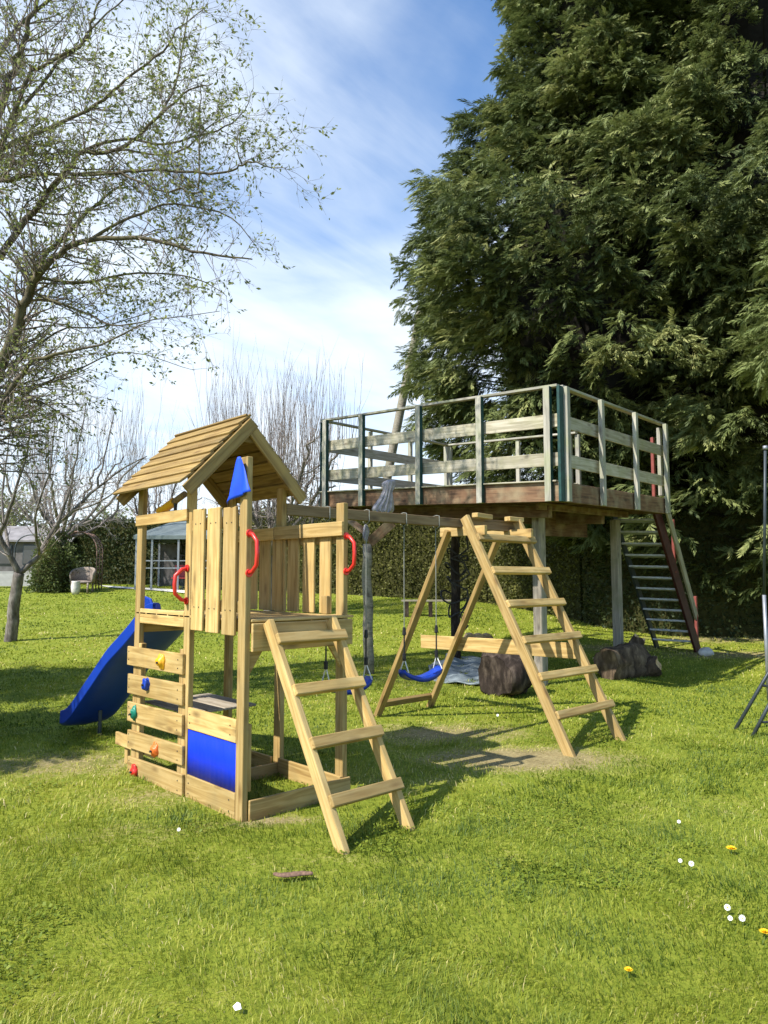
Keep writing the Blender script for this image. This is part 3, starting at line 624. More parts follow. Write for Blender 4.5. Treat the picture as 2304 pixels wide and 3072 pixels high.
# ---------------------------------------------------------------- raised tree deck
Nn = np.array([5.30, 1.00]); Ln = np.array([5.10, 5.66]); Rn_ = np.array([9.00, 1.40])
e1 = Ln-Nn; e2 = Rn_-Nn
def TP(s, t, h): # s along left side, t along right side, h above the underside line (0..1.5)
    q = Nn+e1*s+e2*t; k = h/1.5
    zb = 2.565+.235*s+.085*t; zt = 4.075+.235*s+.075*t
    return np.array([q[0], q[1], zb+(zt-zb)*k])
th_ = thing('raised_deck', (7, 3, 0), 'old raised timber deck on tall posts with weathered grey slatted railing', 'raised deck')
def pside(px, side):  # photo column -> parameter along left (0) or right (1) edge
    r_ = ray((px, 1150)); A = np.array([[r_[0], -(e1 if side == 0 else e2)[0]], [r_[1], -(e1 if side == 0 else e2)[1]]])
    return np.linalg.solve(A, Nn-CAM[:2])[1]
E1 = np.array([*e1/np.linalg.norm(e1), 0]); E2 = np.array([*e2/np.linalg.norm(e2), 0])
def greenface(nv): return 1 if nv.dot(Vector(E1)) < -.7 else 0
# fascia
def pbar(a, b_, w_, h_, side, nm, mt, bev=.006, **k): return MB().bar(a, b_, w_, h_, side).build(nm, mt, th_, bev, **k)
pbar(TP(0, 0, .125), TP(1, 0, .125), .04, .25, E2, 'fascia', M['fascia']); pbar(TP(-.0, .012, .125), TP(0, 1, .125), .04, .25, E1, 'fascia', M['fascia'])
pbar(TP(1, .012, .125), TP(1, 1, .125), .04, .25, E1, 'fascia', M['fascia']); pbar(TP(.01, 1, .125), TP(.99, 1, .125), .04, .25, E2, 'fascia', M['fascia'])
pbar(TP(.005, -.0085, .262), TP(1.0, -.0085, .262), .07, .02, E2, 'edge_trim', M['rail'])
nbd = 26
for k in range(nbd): pbar(TP((k+.5)/nbd*.985+.007, .015, .262-.01), TP((k+.5)/nbd*.985+.007, .985, .262-.01), 4.6/nbd-.006, .022, E1, 'deck_board', M['fascia'], .002)
for k in range(7): pbar(TP(.01, .07+k*.143, .13), TP(.99, .07+k*.143, .13), .05, .18, E2, 'joist', M['fascia'], 0)
pbar(TP(.12, .2, -.09), TP(.97, .2, -.09), .10, .17, E2, 'bearer', M['fascia']); pbar(TP(.14, .72, -.10), TP(.97, .72, -.10), .10, .2, E2, 'bearer', M['fascia'])
pbar(TP(.13, .12, -.02), TP(.13, .95, -.02), .05, .10, E1, 'bearer', M['fascia']); pbar(TP(.34, .55, -.20), TP(.30, .96, -.20), .05, .42, E1, 'bearer', M['fascia'])
# railing posts, left side
for px0, px1 in ((700, 716), (778, 796), (902, 921), (1034, 1055), (1184, 1203)):
    s = pside((px0+px1)/2, 0); w0 = .085
    a, b_ = TP(s, -.018, .0), TP(s, -.018, 1.485)
    MB().bar(a, b_, .095, .07, E1).build('railing_post', M['grey'], th_, .005, mats=[M['grey'], M['green']], face_fn=greenface)
MB().bar(TP(1.008, .012, .02), TP(1.008, .012, 1.48), .03, .07, E1).build('railing_post', M['green'], th_, .005)
MB().bar(TP(-.007, -.004, -.0), TP(-.007, -.004, 1.485), .04, .10, E1).build('railing_post', M['green'], th_, .004)
for px in (1219, 1295, 1369, 1435):
    t_ = pside(px, 1); MB().bar(TP(-.016, t_, .0), TP(-.016, t_, 1.485), .085, .06, E2).build('railing_post', M['grey'], th_, .005)
MB().bar(TP(.012, .985, .3), TP(.012, .985, 1.44), .085, .06, E2).build('railing_post', M['grey'], th_, .005)
for s, t_ in ((1.0, .34), (1.0, .66), (1.0, .985), (.985, 1.0), (.62, 1.0), (.38, 1.005), (.345, 1.005)):
    MB().bar(TP(s, t_, .1), TP(s, t_, 1.47), .08, .06, E1).build('railing_post', M['grey'], th_, .005)
for h_, hh_, mt in ((1.50, .035, 'grey'), (1.05, .175, 'rail'), (.545, .175, 'rail')):
    wd_ = .085 if hh_ < .1 else .026
    pbar(TP(0, .002, h_), TP(1, .002, h_), wd_, hh_, E2, 'rail', M[mt]); pbar(TP(.003, .02, h_), TP(.003, 1, h_), wd_, hh_, E1, 'rail', M[mt if hh_ < .1 else 'rail'])
    pbar(TP(.993, .02, h_), TP(.993, .98, h_), wd_, hh_, E1, 'rail', M[mt]); pbar(TP(.99, .993, h_), TP(.345, .993, h_), wd_, hh_ if hh_ < .1 else .06, E2, 'rail', M[mt])
# legs under the deck
def leg(base, r0, mt, top, parent=th_, nm='support_post'):
    b_ = np.array(base); pts = []
    for k in range(9): t_ = k/8; pts.append(b_*(1-t_)+np.array(top)*t_+np.array([.012*math.sin(k*1.7+r0*90), .012*math.cos(k*2.1), 0]))
    pts[0][2] -= .05
    return MB().tube(pts, r0, 12, r0*.86).build(nm, mt, parent, smooth=True)
def atD(x, D):
    p = dp(x, 1260, D); p[2] = terr(p[0], p[1]); return p
def hz(p, z): return np.array([p[0], p[1], z])
g1 = gr(797, 1455); leg(g1, .085, M['oldpost'], dp(792, 1175, (g1-CAM)@FW+.02)); 
g3 = dp(1170, 1500, 10.6); g3[2] = terr(g3[0], g3[1]); MB().bar(hz(g3, g3[2]-.05), hz(g3, 2.55), .15, .15, (1, 0, 0)).build('support_post', M['oldpost'], th_, .02)
g4 = dp(1337, 1430, 12.6); g4[2] = terr(g4[0], g4[1]); MB().bar(hz(g4, g4[2]-.05), hz(g4, 2.6), .14, .14, (1, .0, 0)).build('support_post', M['oldpost'], th_, .02)
g2 = dp(985, 1420, 13.2); g2[2] = terr(g2[0], g2[1]); leg(g2, .09, M['stump'], hz(g2, 2.6))
p1t = dp(795, 1178, (g1-CAM)@FW)
MB().bar(hz(p1t, 2.15)+RT*.03, dp(848, 1128, (g1-CAM)@FW-.1), .06, .16, FH).build('brace', M['fascia'], th_, .005)
MB().bar(hz(p1t, 2.30)-RT*.02, dp(752, 1122, (g1-CAM)@FW+.2), .05, .10, FH).build('brace', M['fascia'], th_, .005)
# rope hanging on the dark post
rt_ = thing('rope', hz(g2, 1.2), 'dark old rope wound loosely round the dark post under the raised deck', 'rope')
pts = []
for k in range(90):
    a = k*.42; rr = .13+.07*math.sin(k*.31)+.12*max(0, math.sin(k*.17+2)); pts.append(hz(g2, 2.45-k*.018)+np.array([math.cos(a)*rr, math.sin(a)*rr, .08*math.sin(k*.9)]))
MB().tube(pts, .016, 6).build('rope_coil', M['roped'], rt_, smooth=True)
MB().tube([dp(985+dx, y, 13.0) for dx, y in ((22, 1150), (26, 1185), (8, 1200), (-12, 1205), (16, 1215), (30, 1240), (10, 1255), (-14, 1255), (24, 1275), (28, 1300), (8, 1330), (26, 1352), (4, 1375))], .018, 6).build('rope_end', M['roped'], rt_, smooth=True)

# cloth over the edge of the deck
def cloth(name, label, rows, D, thick=.06):
    o0 = dp(*rows[0][:2], D); t = []
    V = []; F = []; nj = 17
    for i, (xc, y, hw) in enumerate(rows):
        for j in range(nj):
            u = j/(nj-1)*2-1; p = dp(xc+u*hw+1.2*math.sin(i*1.3+j*1.9), y+2*math.sin(j*2+i), D-thick*(1-u*u)-.045*math.sin(j*1.7+i*.5)*(i+1)/len(rows)); V.append(p)
        for j in range(nj):
            u = 1-j/(nj-1)*2; p = dp(xc+u*hw*.96, y, D+.02+thick*.2); V.append(p)
    n = nj*2
    for i in range(len(rows)-1):
        for j in range(n): a = i*n+j; c = i*n+(j+1) % n; F.append([a, c, c+n, a+n])
    F += [list(range(n)), [(len(rows)-1)*n+j for j in range(n)]]
    ob = MB().add(V, F).build(name, M['cloth'], None, smooth=True, origin=o0); ob.modifiers.new('s', 'SUBSURF').render_levels = 1
    return tag(ob, label, 'cloth')
cloth('draped_cloth', 'pale grey cloth draped over the edge of the raised deck', [(846, 1036, 10), (838, 1043, 17), (840, 1052, 15), (838, 1060, 10), (836, 1068, 13), (834, 1080, 17), (828, 1092, 23), (826, 1103, 27), (830, 1108, 15)], 10.9, .07)
cloth('hanging_cloth', 'pale rag hanging in a knot on the round wooden post', [(790, 1132, 3), (791, 1142, 7), (790, 1152, 8), (789, 1162, 5), (792, 1172, 3)], 11.3, .05)

# staircase
st = thing('staircase', hz(gr(1470, 1400), gr(1470, 1400)[2]), 'steep dark red staircase with pale metal treads behind the raised deck', 'staircase')
topc = TP(.17, 1.02, .1); topa = TP(.045, 1.02, .1); topb = TP(.215, 1.02, .1)
bR = gr(1508, 1408); 
dirv = bR-topa; wv = topb-topa; bLp = bR+wv
bLp[2] = bR[2]
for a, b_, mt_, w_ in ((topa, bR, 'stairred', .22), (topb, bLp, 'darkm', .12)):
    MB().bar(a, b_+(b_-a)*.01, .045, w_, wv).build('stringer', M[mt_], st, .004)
nt_ = 13
for k in range(1, nt_):
    t_ = k/nt_; a = topa*(1-t_)+bR*t_; b_ = topb*(1-t_)+bLp*t_
    dh = np.array([dirv[0], dirv[1], 0]); dh /= np.linalg.norm(dh)
    MB().bar(a+(b_-a)*.03, b_-(b_-a)*.03, .24, .035, dh+np.array([0, 0, -.10])).build('tread', M['tread'], st, .004)
hr0 = dp(1432, 1110, (topa-CAM)@FW); off = (bR-topa)
nw = []
for t_, hh_ in ((-.02, 1.15), (.42, .95), (.98, 1.0)):
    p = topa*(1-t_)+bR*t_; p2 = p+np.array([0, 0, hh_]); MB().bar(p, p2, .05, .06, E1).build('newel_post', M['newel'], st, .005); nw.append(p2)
MB().bar(TP(.01, 1.01, .25)+E2*.02, bR+np.array([0, 0, .62]), .035, .14, E1).build('handrail', M['rail'], st, .005)
rk = gr(1525, 1416)
tag(MB().blob(rk+[0, 0, .05], (.17, .13, .09), 14, 9, .2, 3).build('rock', M['stone'], None, smooth=True, origin=rk), 'pale round stone at the foot of the dark red staircase', 'rock')

# ---------------------------------------------------------------- stumps, logs, tarpaulin
def rough_log(name, c, ax, ln, rad, mt, label, cat, seed=1, endmat=None, squash=1.0):
    rs = np.random.default_rng(seed); ax = np.array(ax, float); ax /= np.linalg.norm(ax)
    ref = np.array([0, 0, 1.]) if abs(ax[2]) < .8 else np.array([1., 0, 0]); u = np.cross(ax, ref); u /= np.linalg.norm(u); v = np.cross(ax, u)
    n = 28; m_ = 12; V = []; F = []; ph = rs.random(8)*6
    for i in range(m_):
        s_ = i/(m_-1)-.5
        for k in range(n):
            a = 2*math.pi*k/n; r_ = rad*(1-.55*abs(s_)**3*4*.5)*(1+.07*math.sin(2*a+ph[0])+.07*math.sin(3*a+ph[1]+s_*2)+.045*math.sin(7*a+ph[2]+s_*3)+.03*math.sin(13*a+ph[3])+.02*rs.standard_normal()+.05*math.sin(s_*9+ph[4]))
            V.append(np.array(c)+ax*(s_*ln+.02*math.sin(3*a+ph[5]))+u*math.cos(a)*r_+v*math.sin(a)*r_*squash)
    for i in range(m_-1):
        for k in range(n): F.append([i*n+k, i*n+(k+1) % n, (i+1)*n+(k+1) % n, (i+1)*n+k])
    t = thing(name, c, label, cat)
    MB().add(V, F).build('bark', M[mt], t, smooth=True)
    for e in (0, m_-1):
        cc = np.array(c)+ax*((e/(m_-1)-.5)*ln*.97); mb = MB(); Vv = [cc]+[V[e*n+k]*.985+cc*.015 for k in range(n)]
        mb.add(Vv, [[0, 1+k, 1+(k+1) % n] for k in range(n)], [np.array(q)*1.0 for q in Vv]).build('cut_end', M[endmat or 'logend'], t, smooth=False, recalc=False)
    return t
g_ = gr(1100, 1505)
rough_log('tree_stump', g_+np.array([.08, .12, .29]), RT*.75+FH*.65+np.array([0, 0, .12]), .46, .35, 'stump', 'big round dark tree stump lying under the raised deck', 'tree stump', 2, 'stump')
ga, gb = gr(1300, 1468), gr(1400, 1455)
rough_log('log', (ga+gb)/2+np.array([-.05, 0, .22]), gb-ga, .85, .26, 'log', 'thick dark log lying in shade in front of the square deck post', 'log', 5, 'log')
gc_ = gr(1398, 1462)
rough_log('log', gc_+np.array([0.02, 0.0, .14]), (.3, -.8, .25), .35, .15, 'log', 'short hollow split log with pale end beside the dark thick log', 'log', 9)
gd = gr(1375, 1440)
rough_log('log', gd+np.array([0, 0, .36]), (.2, -.5, .9), .28, .11, 'log', 'small reddish log chunk standing on top of the dark thick log', 'log', 12)
gw = gr(1035, 1398)
t = thing('log_round', gw+np.array([0, 0, .2]), 'pale freshly cut log rounds behind the swing frame crossbar', 'log')
for k, (dx, dz, r_) in enumerate(((-.16, .12, .12), (.02, .1, .13), (.18, .12, .11))):
    c = gw+RT*dx+np.array([0, 0, dz+.03]); MB().tube([c-FH*.0, c+FH*.3], r_, 12).build('log_piece', M['logend'], t, .01)
# tarpaulin
tg = [gr(905, 1468), gr(1085, 1492), gr(1080, 1425), gr(960, 1418)]
n = 26; V = []; F = []
for i in range(n):
    for j in range(n):
        u, v_ = i/(n-1), j/(n-1); p = (tg[0]*(1-u)+tg[1]*u)*(1-v_)+(tg[3]*(1-u)+tg[2]*u)*v_
        p = p+RT*.06*math.sin(v_*9)+FH*.05*math.sin(u*11); z = float(terr(p[0], p[1]))
        V.append((p[0], p[1], z+.04+.022*math.sin(u*17+v_*6)+.018*math.sin(v_*21-u*7)))
for i in range(n-1):
    for j in range(n-1): a = i*n+j; F.append([a, a+n, a+n+1, a+1])
o = MB().add(V, F).build('tarpaulin', M['tarp'], None, smooth=True, origin=tg[0], recalc=False); o.modifiers.new('s', 'SOLIDIFY').thickness = .02
tag(o, 'rumpled grey blue tarpaulin lying flat on the grass behind the swing', 'tarpaulin')
# low bench far behind
bb = gr(930, 1333)
bn = thing('garden_bench', bb, 'low dark wooden bench in front of the long hedge', 'bench')
for k in range(3): MB().bar(bb-RT*.75+FH*(k*.13)+[0, 0, .42], bb+RT*.75+FH*(k*.13)+[0, 0, .42], .11, .04, FH).build('seat_slat', M['oldpost'], bn, .005)
for s_ in (-.62, .0, .62): MB().bar(bb+RT*s_+[0, 0, 0], bb+RT*s_+[0, 0, .40], .10, .10, RT).build('leg', M['stump'], bn, .005)
MB().bar(bb-RT*.45+[0, 0, .2], bb-RT*.2+[0, 0, .2], .22, .2, FH).build('crate', M['oldpost'], bn, .01) if 0 else None

# ---------------------------------------------------------------- right edge: pole and trestle
pb = dp(1655, 1385, 9.6); pb[2] = terr(pb[0], pb[1]); pt_ = dp(1653, 968, 9.6)
pl_ = thing('metal_pole', pb, 'thin grey upright metal pole at the right edge of the lawn', 'pole')
MB().tube([pb, hz(pb, pb[2]+1.35)], .024, 10).build('lower_tube', M['metal'], pl_, smooth=True); MB().tube([hz(pb, pb[2]+1.33), pt_], .019, 10).build('upper_tube', M['darkm'], pl_, smooth=True)
MB().tube([pt_-[0, 0, .02], pt_+[0, 0, .03]], .03, 10).build('cap', M['metal'], pl_, smooth=True)
ta, tb = gr(1588, 1577), gr(1625, 1592); tr_ = thing('metal_trestle', ta, 'dark metal trestle with splayed legs at the right edge', 'trestle')
tD = (ta-CAM)@FW; tDb = (tb-CAM)@FW
MB().tube([ta, dp(1659, 1455, tD+.1), dp(1700, 1385, tD+.15)], .019, 10).build('leg', M['darkm'], tr_, smooth=True)
MB().tube([tb, dp(1659, 1527, tDb+.05), dp(1725, 1390, tDb+.1)], .019, 10).build('leg', M['darkm'], tr_, smooth=True)
MB().tube([dp(1645, 1480, tD+.1), dp(1680, 1487, tDb+.1)], .015, 8).build('cross_bar', M['darkm'], tr_, smooth=True)
MB().tube([dp(1640, 1560, tDb+.05), dp(1690, 1560, tDb+.3)], .012, 8).build('cross_bar', M['darkm'], tr_, smooth=True)
MB().tube([dp(1700, 1385, tD+.15), dp(1725, 1390, tDb+.1), dp(1790, 1385, tD+.9)], .019, 8).build('top_bar', M['darkm'], tr_, smooth=True)

# leaning timber pole behind the deck
lb = dp(788, 1290, 27.5); lb[2] = terr(lb[0], lb[1]); lt = dp(911, 660, 27.5)
lp = MB().tube([lb*(1-k/8)+lt*k/8+np.array([.015*math.sin(k), 0, 0]) for k in range(9)], .19, 12, .15).build('leaning_pole', M['oldpost'], None, smooth=True, origin=lb)
tag(lp, 'thick leaning grey timber pole rising behind the raised deck into the conifer', 'pole')

# ---------------------------------------------------------------- vegetation builders
def frusta(segs, sides=4):
    """segs (n,8): p0 p1 r0 r1 -> verts, quads"""
    segs = np.asarray(segs, float); n = len(segs); p0, p1, r0, r1 = segs[:, :3], segs[:, 3:6], segs[:, 6], segs[:, 7]
    t = p1-p0; t /= np.linalg.norm(t, axis=1)[:, None]+1e-9
    ref = np.where(np.abs(t[:, 2:3]) < .9, np.array([[0, 0, 1.]]), np.array([[1., 0, 0]])); u = np.cross(t, ref); u /= np.linalg.norm(u, axis=1)[:, None]; v = np.cross(t, u)
    V = np.zeros((n, 2*sides, 3))
    for k in range(sides):
        a = 2*math.pi*k/sides; d = u*math.cos(a)+v*math.sin(a)
        V[:, k] = p0+d*r0[:, None]; V[:, sides+k] = p1+d*r1[:, None]
    i = (np.arange(n)*2*sides)[:, None]
    Q = np.stack([np.concatenate([i+k, i+(k+1) % sides, i+sides+(k+1) % sides, i+sides+k], 1) for k in range(sides)], 1).reshape(-1, 4)
    return V.reshape(-1, 3), Q
def unit(v): return v/(np.linalg.norm(v)+1e-9)
def leaves_mesh(name, P, D_, size, width, material, parent, rnd=None, sidev=None):
    n = len(P); D_ = D_/(np.linalg.norm(D_, axis=1)[:, None]+1e-9)
    rv = rng.normal(size=(n, 3)) if sidev is None else sidev; s = np.cross(D_, rv); s /= np.linalg.norm(s, axis=1)[:, None]+1e-9
    a = P; b_ = P+D_*size[:, None]*.5+s*width[:, None]*.5; c = P+D_*size[:, None]; d = P+D_*size[:, None]*.5-s*width[:, None]*.5
    V = np.stack([a, b_, c, d], 1).reshape(-1, 3); i = np.arange(n)*4; Q = np.stack([i, i+1, i+2, i+3], 1)
    if rnd is None: rnd = rng.random(n)
    return mesh_np(name, V, [Q], material, parent, rnd=np.repeat(rnd, 4))
class Tree:
    def __init__(s, seed): s.big = []; s.tw = []; s.lp = []; s.ld = []; s.r = np.random.default_rng(seed); s.mb = MB()
    def path(s, pts, r0, r1, sub=4, wob=.03):
        pts = np.array(pts, float); n = len(pts); T = np.linspace(0, n-1, (n-1)*sub+1)
        # catmull-rom
        out = []
        for t in T:
            i = min(int(t), n-2); f = t-i; p0 = pts[max(i-1, 0)]; p1 = pts[i]; p2 = pts[i+1]; p3 = pts[min(i+2, n-1)]
            out.append(.5*((2*p1)+(-p0+p2)*f+(2*p0-5*p1+4*p2-p3)*f*f+(-p0+3*p1-3*p2+p3)*f**3))
        out = np.array(out); out[1:-1] += s.r.normal(0, wob, (len(out)-2, 3))*min(1, np.linalg.norm(out[1]-out[0])/.45); R_ = np.linspace(r0, r1, len(out))
        s.mb.tube(out, list(R_), 9)
        return out, R_
    def seg(s, a, b, r0, r1): (s.big if r0 > .022 else s.tw).append((*a, *b, r0, r1))
    def grow(s, p, d, ln, r, lvl, P):
        """recursive twig; P: dict of params"""
        n = max(2, int(round(ln/P['step']))); st = ln/n; pos = np.array(p, float); d = unit(np.array(d, float)); rr = r
        for i in range(n):
            d = unit(d+s.r.normal(0, P['wig'], 3)+np.array([0, 0, P['up'][lvl]])*st); q = pos+d*st; r2 = r*(1-(i+1)/n*.75)
            s.seg(pos, q, rr, r2)
            if lvl < P['lv'] and (i > 0 or lvl > 0):
                for _ in range(s.r.poisson(P['kids'][lvl]*st)):
                    a = s.r.normal(size=3); a = unit(a-d*(a@d)); nd = unit(d*math.cos(P['ang'])+a*math.sin(P['ang'])+np.array([0, 0, P.get('bias', 0)]))
                    s.grow(pos+(q-pos)*s.r.random(), nd, ln*P['lr']*(.55+.7*s.r.random())*(1-.45*i/n), max(rr*.6, P['rmin']), lvl+1, P)
            if lvl >= P.get('leaflv', 9):
                for _ in range(s.r.poisson(P['leafd']*st)): s.lp.append(pos+(q-pos)*s.r.random()+s.r.normal(0, .01, 3)); s.ld.append(unit(d+s.r.normal(0, .7, 3)+np.array([0, 0, P.get('lup', 0)])))
            pos = q; rr = r2
    def sprout(s, out, R_, P, dens, ln, start=.15, lvl=0, bias=None):
        n = len(out)
        for i in range(1, n):
            seg = np.linalg.norm(out[i]-out[i-1])
            if i/n < start: continue
            d = unit(out[i]-out[i-1])
            for _ in range(s.r.poisson(dens*seg)):
                a = s.r.normal(size=3); a = unit(a-d*(a@d)); nd = unit(d*.65+a*.85+(0 if bias is None else np.array(bias)))
                s.grow(out[i-1]+(out[i]-out[i-1])*s.r.random(), nd, ln*(.5+.8*s.r.random())*(1-.6*i/n), min(max(R_[i]*.4, P['rmin']*1.4), .02), lvl, P)
    def build(s, root, trunkmat, twigmat, leafmat=None, lsize=.05, lw=.5, clump=None):
        tk = s.mb.build('trunk', trunkmat, root, smooth=True)
        s.tw += s.big
        V, Q = frusta(s.tw, 3); mesh_np('twigs', V, [Q], twigmat, root, smooth=True)
        if leafmat and len(s.lp):
            P = np.array(s.lp); D_ = np.array(s.ld); n = len(P); sz = lsize*(.5+s.r.random(n)); leaves_mesh('leaves', P, D_, sz, sz*lw, leafmat, root)
        print(root.name, 'big', len(s.big), 'tw', len(s.tw), 'leaves', len(s.lp))

# --- the big budding tree at the left edge
def budding_tree():
    D0 = 9.5; base = lat(-5.6, 9.6)
    root = thing('budding_tree', base, 'large spreading tree with small fresh green leaves reaching in from the left', 'tree')
    T = Tree(21)
    P = dict(step=.17, wig=.15, up=[.10, .05, .02], lv=2, kids=[7.0, 6.5], ang=.85, lr=.52, rmin=.0023, leaflv=1, leafd=12, lup=-.25, bias=.08)
    z1 = dp(-190, 1050, 9.7); z2_ = dp(-150, 700, 9.8); z3_ = dp(-90, 250, 10)
    tr, Rr = T.path([base-[0, 0, .1], base+[0, 0, .8], z1, z2_, z3_, dp(-40, -250, 10.2), dp(20, -600, 10.4)], .26, .08, wob=.02)
    fz = .3906/.7207
    def z(x, y): return (x*.3906, y*.3906)
    limbs = [
        ([(-160, 1000, 9.7), (-60, 900, 9.5), (8, 780, 9.3), (42, 690, 9.2), (80, 600, 9.1), (130, 545, 9.0), (195, 518, 8.9), (325, 516, 8.8), (440, 548, 8.7), (545, 560, 8.6)], .125, .012, 1.0),
        ([(-150, 950, 9.8), (-40, 870, 9.8), (30, 740, 9.9), (60, 640, 9.9), (90, 560, 10), (150, 500, 10.2), (210, 440, 10.3), (270, 395, 10.4)], .10, .02, 1.0),
        ([(-160, 1090, 9.6), (-40, 930, 9.0), (24, 840, 8.8), (75, 781, 8.6), (180, 750, 8.5), (324, 695, 8.3)], .08, .009, .9),
        ([(-150, 620, 9.8), (-60, 420, 9.6), (0, 392, 9.4), (70, 380, 9.3), (156, 377, 9.2), (260, 377, 9.0), (340, 408, 8.9), (430, 412, 8.8), (460, 418, 8.8)], .055, .007, 1.0),
        ([(0, 560, 9.9), (78, 449, 9.7), (150, 363, 9.5), (168, 332, 9.5), (250, 324, 9.3), (344, 250, 9.2), (410, 195, 9.0), (460, 180, 8.9)], .075, .008, 1.0),
        ([(-100, 420, 9.8), (0, 325, 9.7), (117, 273, 9.6), (210, 226, 9.5), (273, 172, 9.4), (352, 110, 9.3), (383, 66, 9.2), (450, 8, 9.2)], .05, .008, 1.0),
        ([(156, 377, 9.2), (250, 372, 9.1), (312, 367, 9.0), (400, 371, 8.9), (492, 371, 8.8), (523, 355, 8.75), (547, 350, 8.7), (586, 363, 8.7), (622, 360, 8.6)], .035, .006, .8),
        ([(-110, 500, 10), (0, 234, 9.8), (24, 148, 9.7), (58, 70, 9.7), (78, 0, 9.6), (95, -120, 9.6)], .085, .03, .9),
        ([(-60, 470, 9.9), (8, 300, 9.8), (66, 156, 9.7), (78, 148, 9.7), (168, 101, 9.6), (195, 50, 9.5), (219, 0, 9.5), (250, -60, 9.4)], .055, .012, 1.0),
        ([(23, 273, 9.8), (109, 156, 9.9), (176, 90, 10), (230, 30, 10.1), (330, -60, 10.2)], .04, .01, 1.0),
        ([(62, 625, 9.2), (98, 644, 9.1), (195, 680, 9.0), (242, 703, 8.9), (332, 691, 8.8), (475, 672, 8.6)], .035, .005, .8),
        ([(428, 410, 8.8), (430, 265, 8.8), (437, 176, 8.8)], .018, .006, .8),
        ([(523, 355, 8.75), (512, 320, 8.7), (516, 270, 8.7)], .016, .005, .8),
        ([(344, 250, 9.2), (380, 180, 9.3), (400, 60, 9.3), (420, -10, 9.3)], .03, .006, 1.0),
        ([(195, 518, 8.9), (280, 470, 9.0), (380, 440, 9.1), (500, 470, 9.0), (560, 545, 8.9)], .035, .005, .8),
        ([(80, 600, 9.1), (180, 610, 9.3), (300, 590, 9.4), (420, 600, 9.4), (490, 640, 9.3)], .035, .005, .8),
        ([(168, 332, 9.5), (260, 300, 9.6), (360, 310, 9.6), (470, 280, 9.6), (520, 250, 9.6), (548, 190, 9.6)], .035, .005, .8),
        ([(250, 324, 9.3), (380, 330, 9.3), (460, 265, 9.3), (530, 240, 9.3)], .025, .005, .8),
        ([(-40, 930, 9.0), (60, 850, 9.5), (160, 800, 9.6), (280, 760, 9.6), (420, 800, 9.4)], .03, .004, .5),
        ([(-60, 900, 9.5), (20, 800, 10.4), (120, 720, 10.4), (240, 700, 10.4), (380, 660, 10.4)], .04, .005, .7),
        ([(-90, 250, 10), (40, 60, 10.4), (150, -40, 10.5), (280, -150, 10.5)], .06, .01, .8),
    ]
    for pts, r0, r1, dn in limbs:
        o, Rr = T.path([dp(*q) for q in pts], r0*.62, r1*.62, 4, .03)
        T.sprout(o, Rr, P, 15*dn, 1.15, start=.08)
    # limbs on the side away from the picture, over the lawn on the left
    P2 = dict(P); P2['kids'] = [4.5, 3.5]; P2['leafd'] = 14
    sd_ = np.array(sv)
    for (px, py, z) in ((40, 1440, 4.6), (160, 1480, 5.4), (60, 1540, 5.0), (190, 1590, 6.0), (-60, 1600, 5.2), (-120, 1500, 4.4), (60, 1650, 6.4)):
        e = gr(px, py); e = e+sd_*((z-e[2])/sd_[2]); a0 = lat(-5.75, 9.6, z-1.6)
        o, Rr = T.path([a0, a0+(e-a0)*.35+[0, 0, .3], a0+(e-a0)*.7+[0, 0, .25], e], .07, .012, 4, .03)
        T.sprout(o[len(o)//3:], Rr[len(o)//3:], P2, 16, 1.0, start=.1)
    T.build(root, M['bark'], M['twig'], M['bud'], .05, .45)
budding_tree()

# --- small forked tree on the lawn
def forked_tree():
    base = gr(26, 1385); D0 = float((base-CAM)@FW)
    root = thing('forked_tree', base, 'small forked bare tree standing on the lawn at the left edge', 'tree')
    T = Tree(5)
    P = dict(step=.2, wig=.17, up=[.30, .22, .1], lv=2, kids=[4.6, 4.6], ang=.6, lr=.55, rmin=.004, leaflv=2, leafd=3.0, lup=-.2)
    ln = [([(22, 1392, 0), (28, 1340, 0), (34, 1280, 0), (42, 1238, 0)], .16, .13, 0),
          ([(42, 1240, 0), (22, 1200, -.1), (0, 1160, -.2), (-30, 1080, -.3), (-50, 960, -.4), (-30, 840, -.5)], .11, .03, .6),
          ([(42, 1238, 0), (84, 1200, .1), (122, 1135, .2), (160, 1103, .3), (212, 1052, .4), (270, 1010, .5), (318, 985, .5)], .10, .02, 1),
          ([(122, 1135, .2), (150, 1060, .2), (170, 960, .2), (190, 860, .3)], .06, .012, 1),
          ([(-4, 1160, -.2), (28, 1080, -.4), (58, 980, -.5), (72, 860, -.6)], .07, .015, 1),
          ([(160, 1103, .3), (212, 1085, .0), (262, 1052, -.2), (312, 1040, -.4)], .04, .012, 1),
          ([(84, 1200, .1), (76, 1120, -.5), (106, 1020, -.8), (118, 900, -1.0)], .055, .012, 1),
          ([(212, 1052, .4), (232, 960, .6), (250, 870, .7)], .04, .01, 1), ([(22, 1200, -.1), (6, 1100, .5), (14, 980, .8), (28, 880, 1)], .06, .015, 1)]
    for pts, r0, r1, dn in ln:
        o, Rr = T.path([dp(x, y, D0+dd) for x, y, dd in pts], r0*(.62 if dn else .8), r1*(.5 if dn else .8), 4, .03)
        if dn: T.sprout(o, Rr, P, 8*dn, 1.05, start=.15, bias=(0, 0, .15))
    T.build(root, M['barkg'], M['twigp'], M['willow'], .04, .5)
forked_tree()

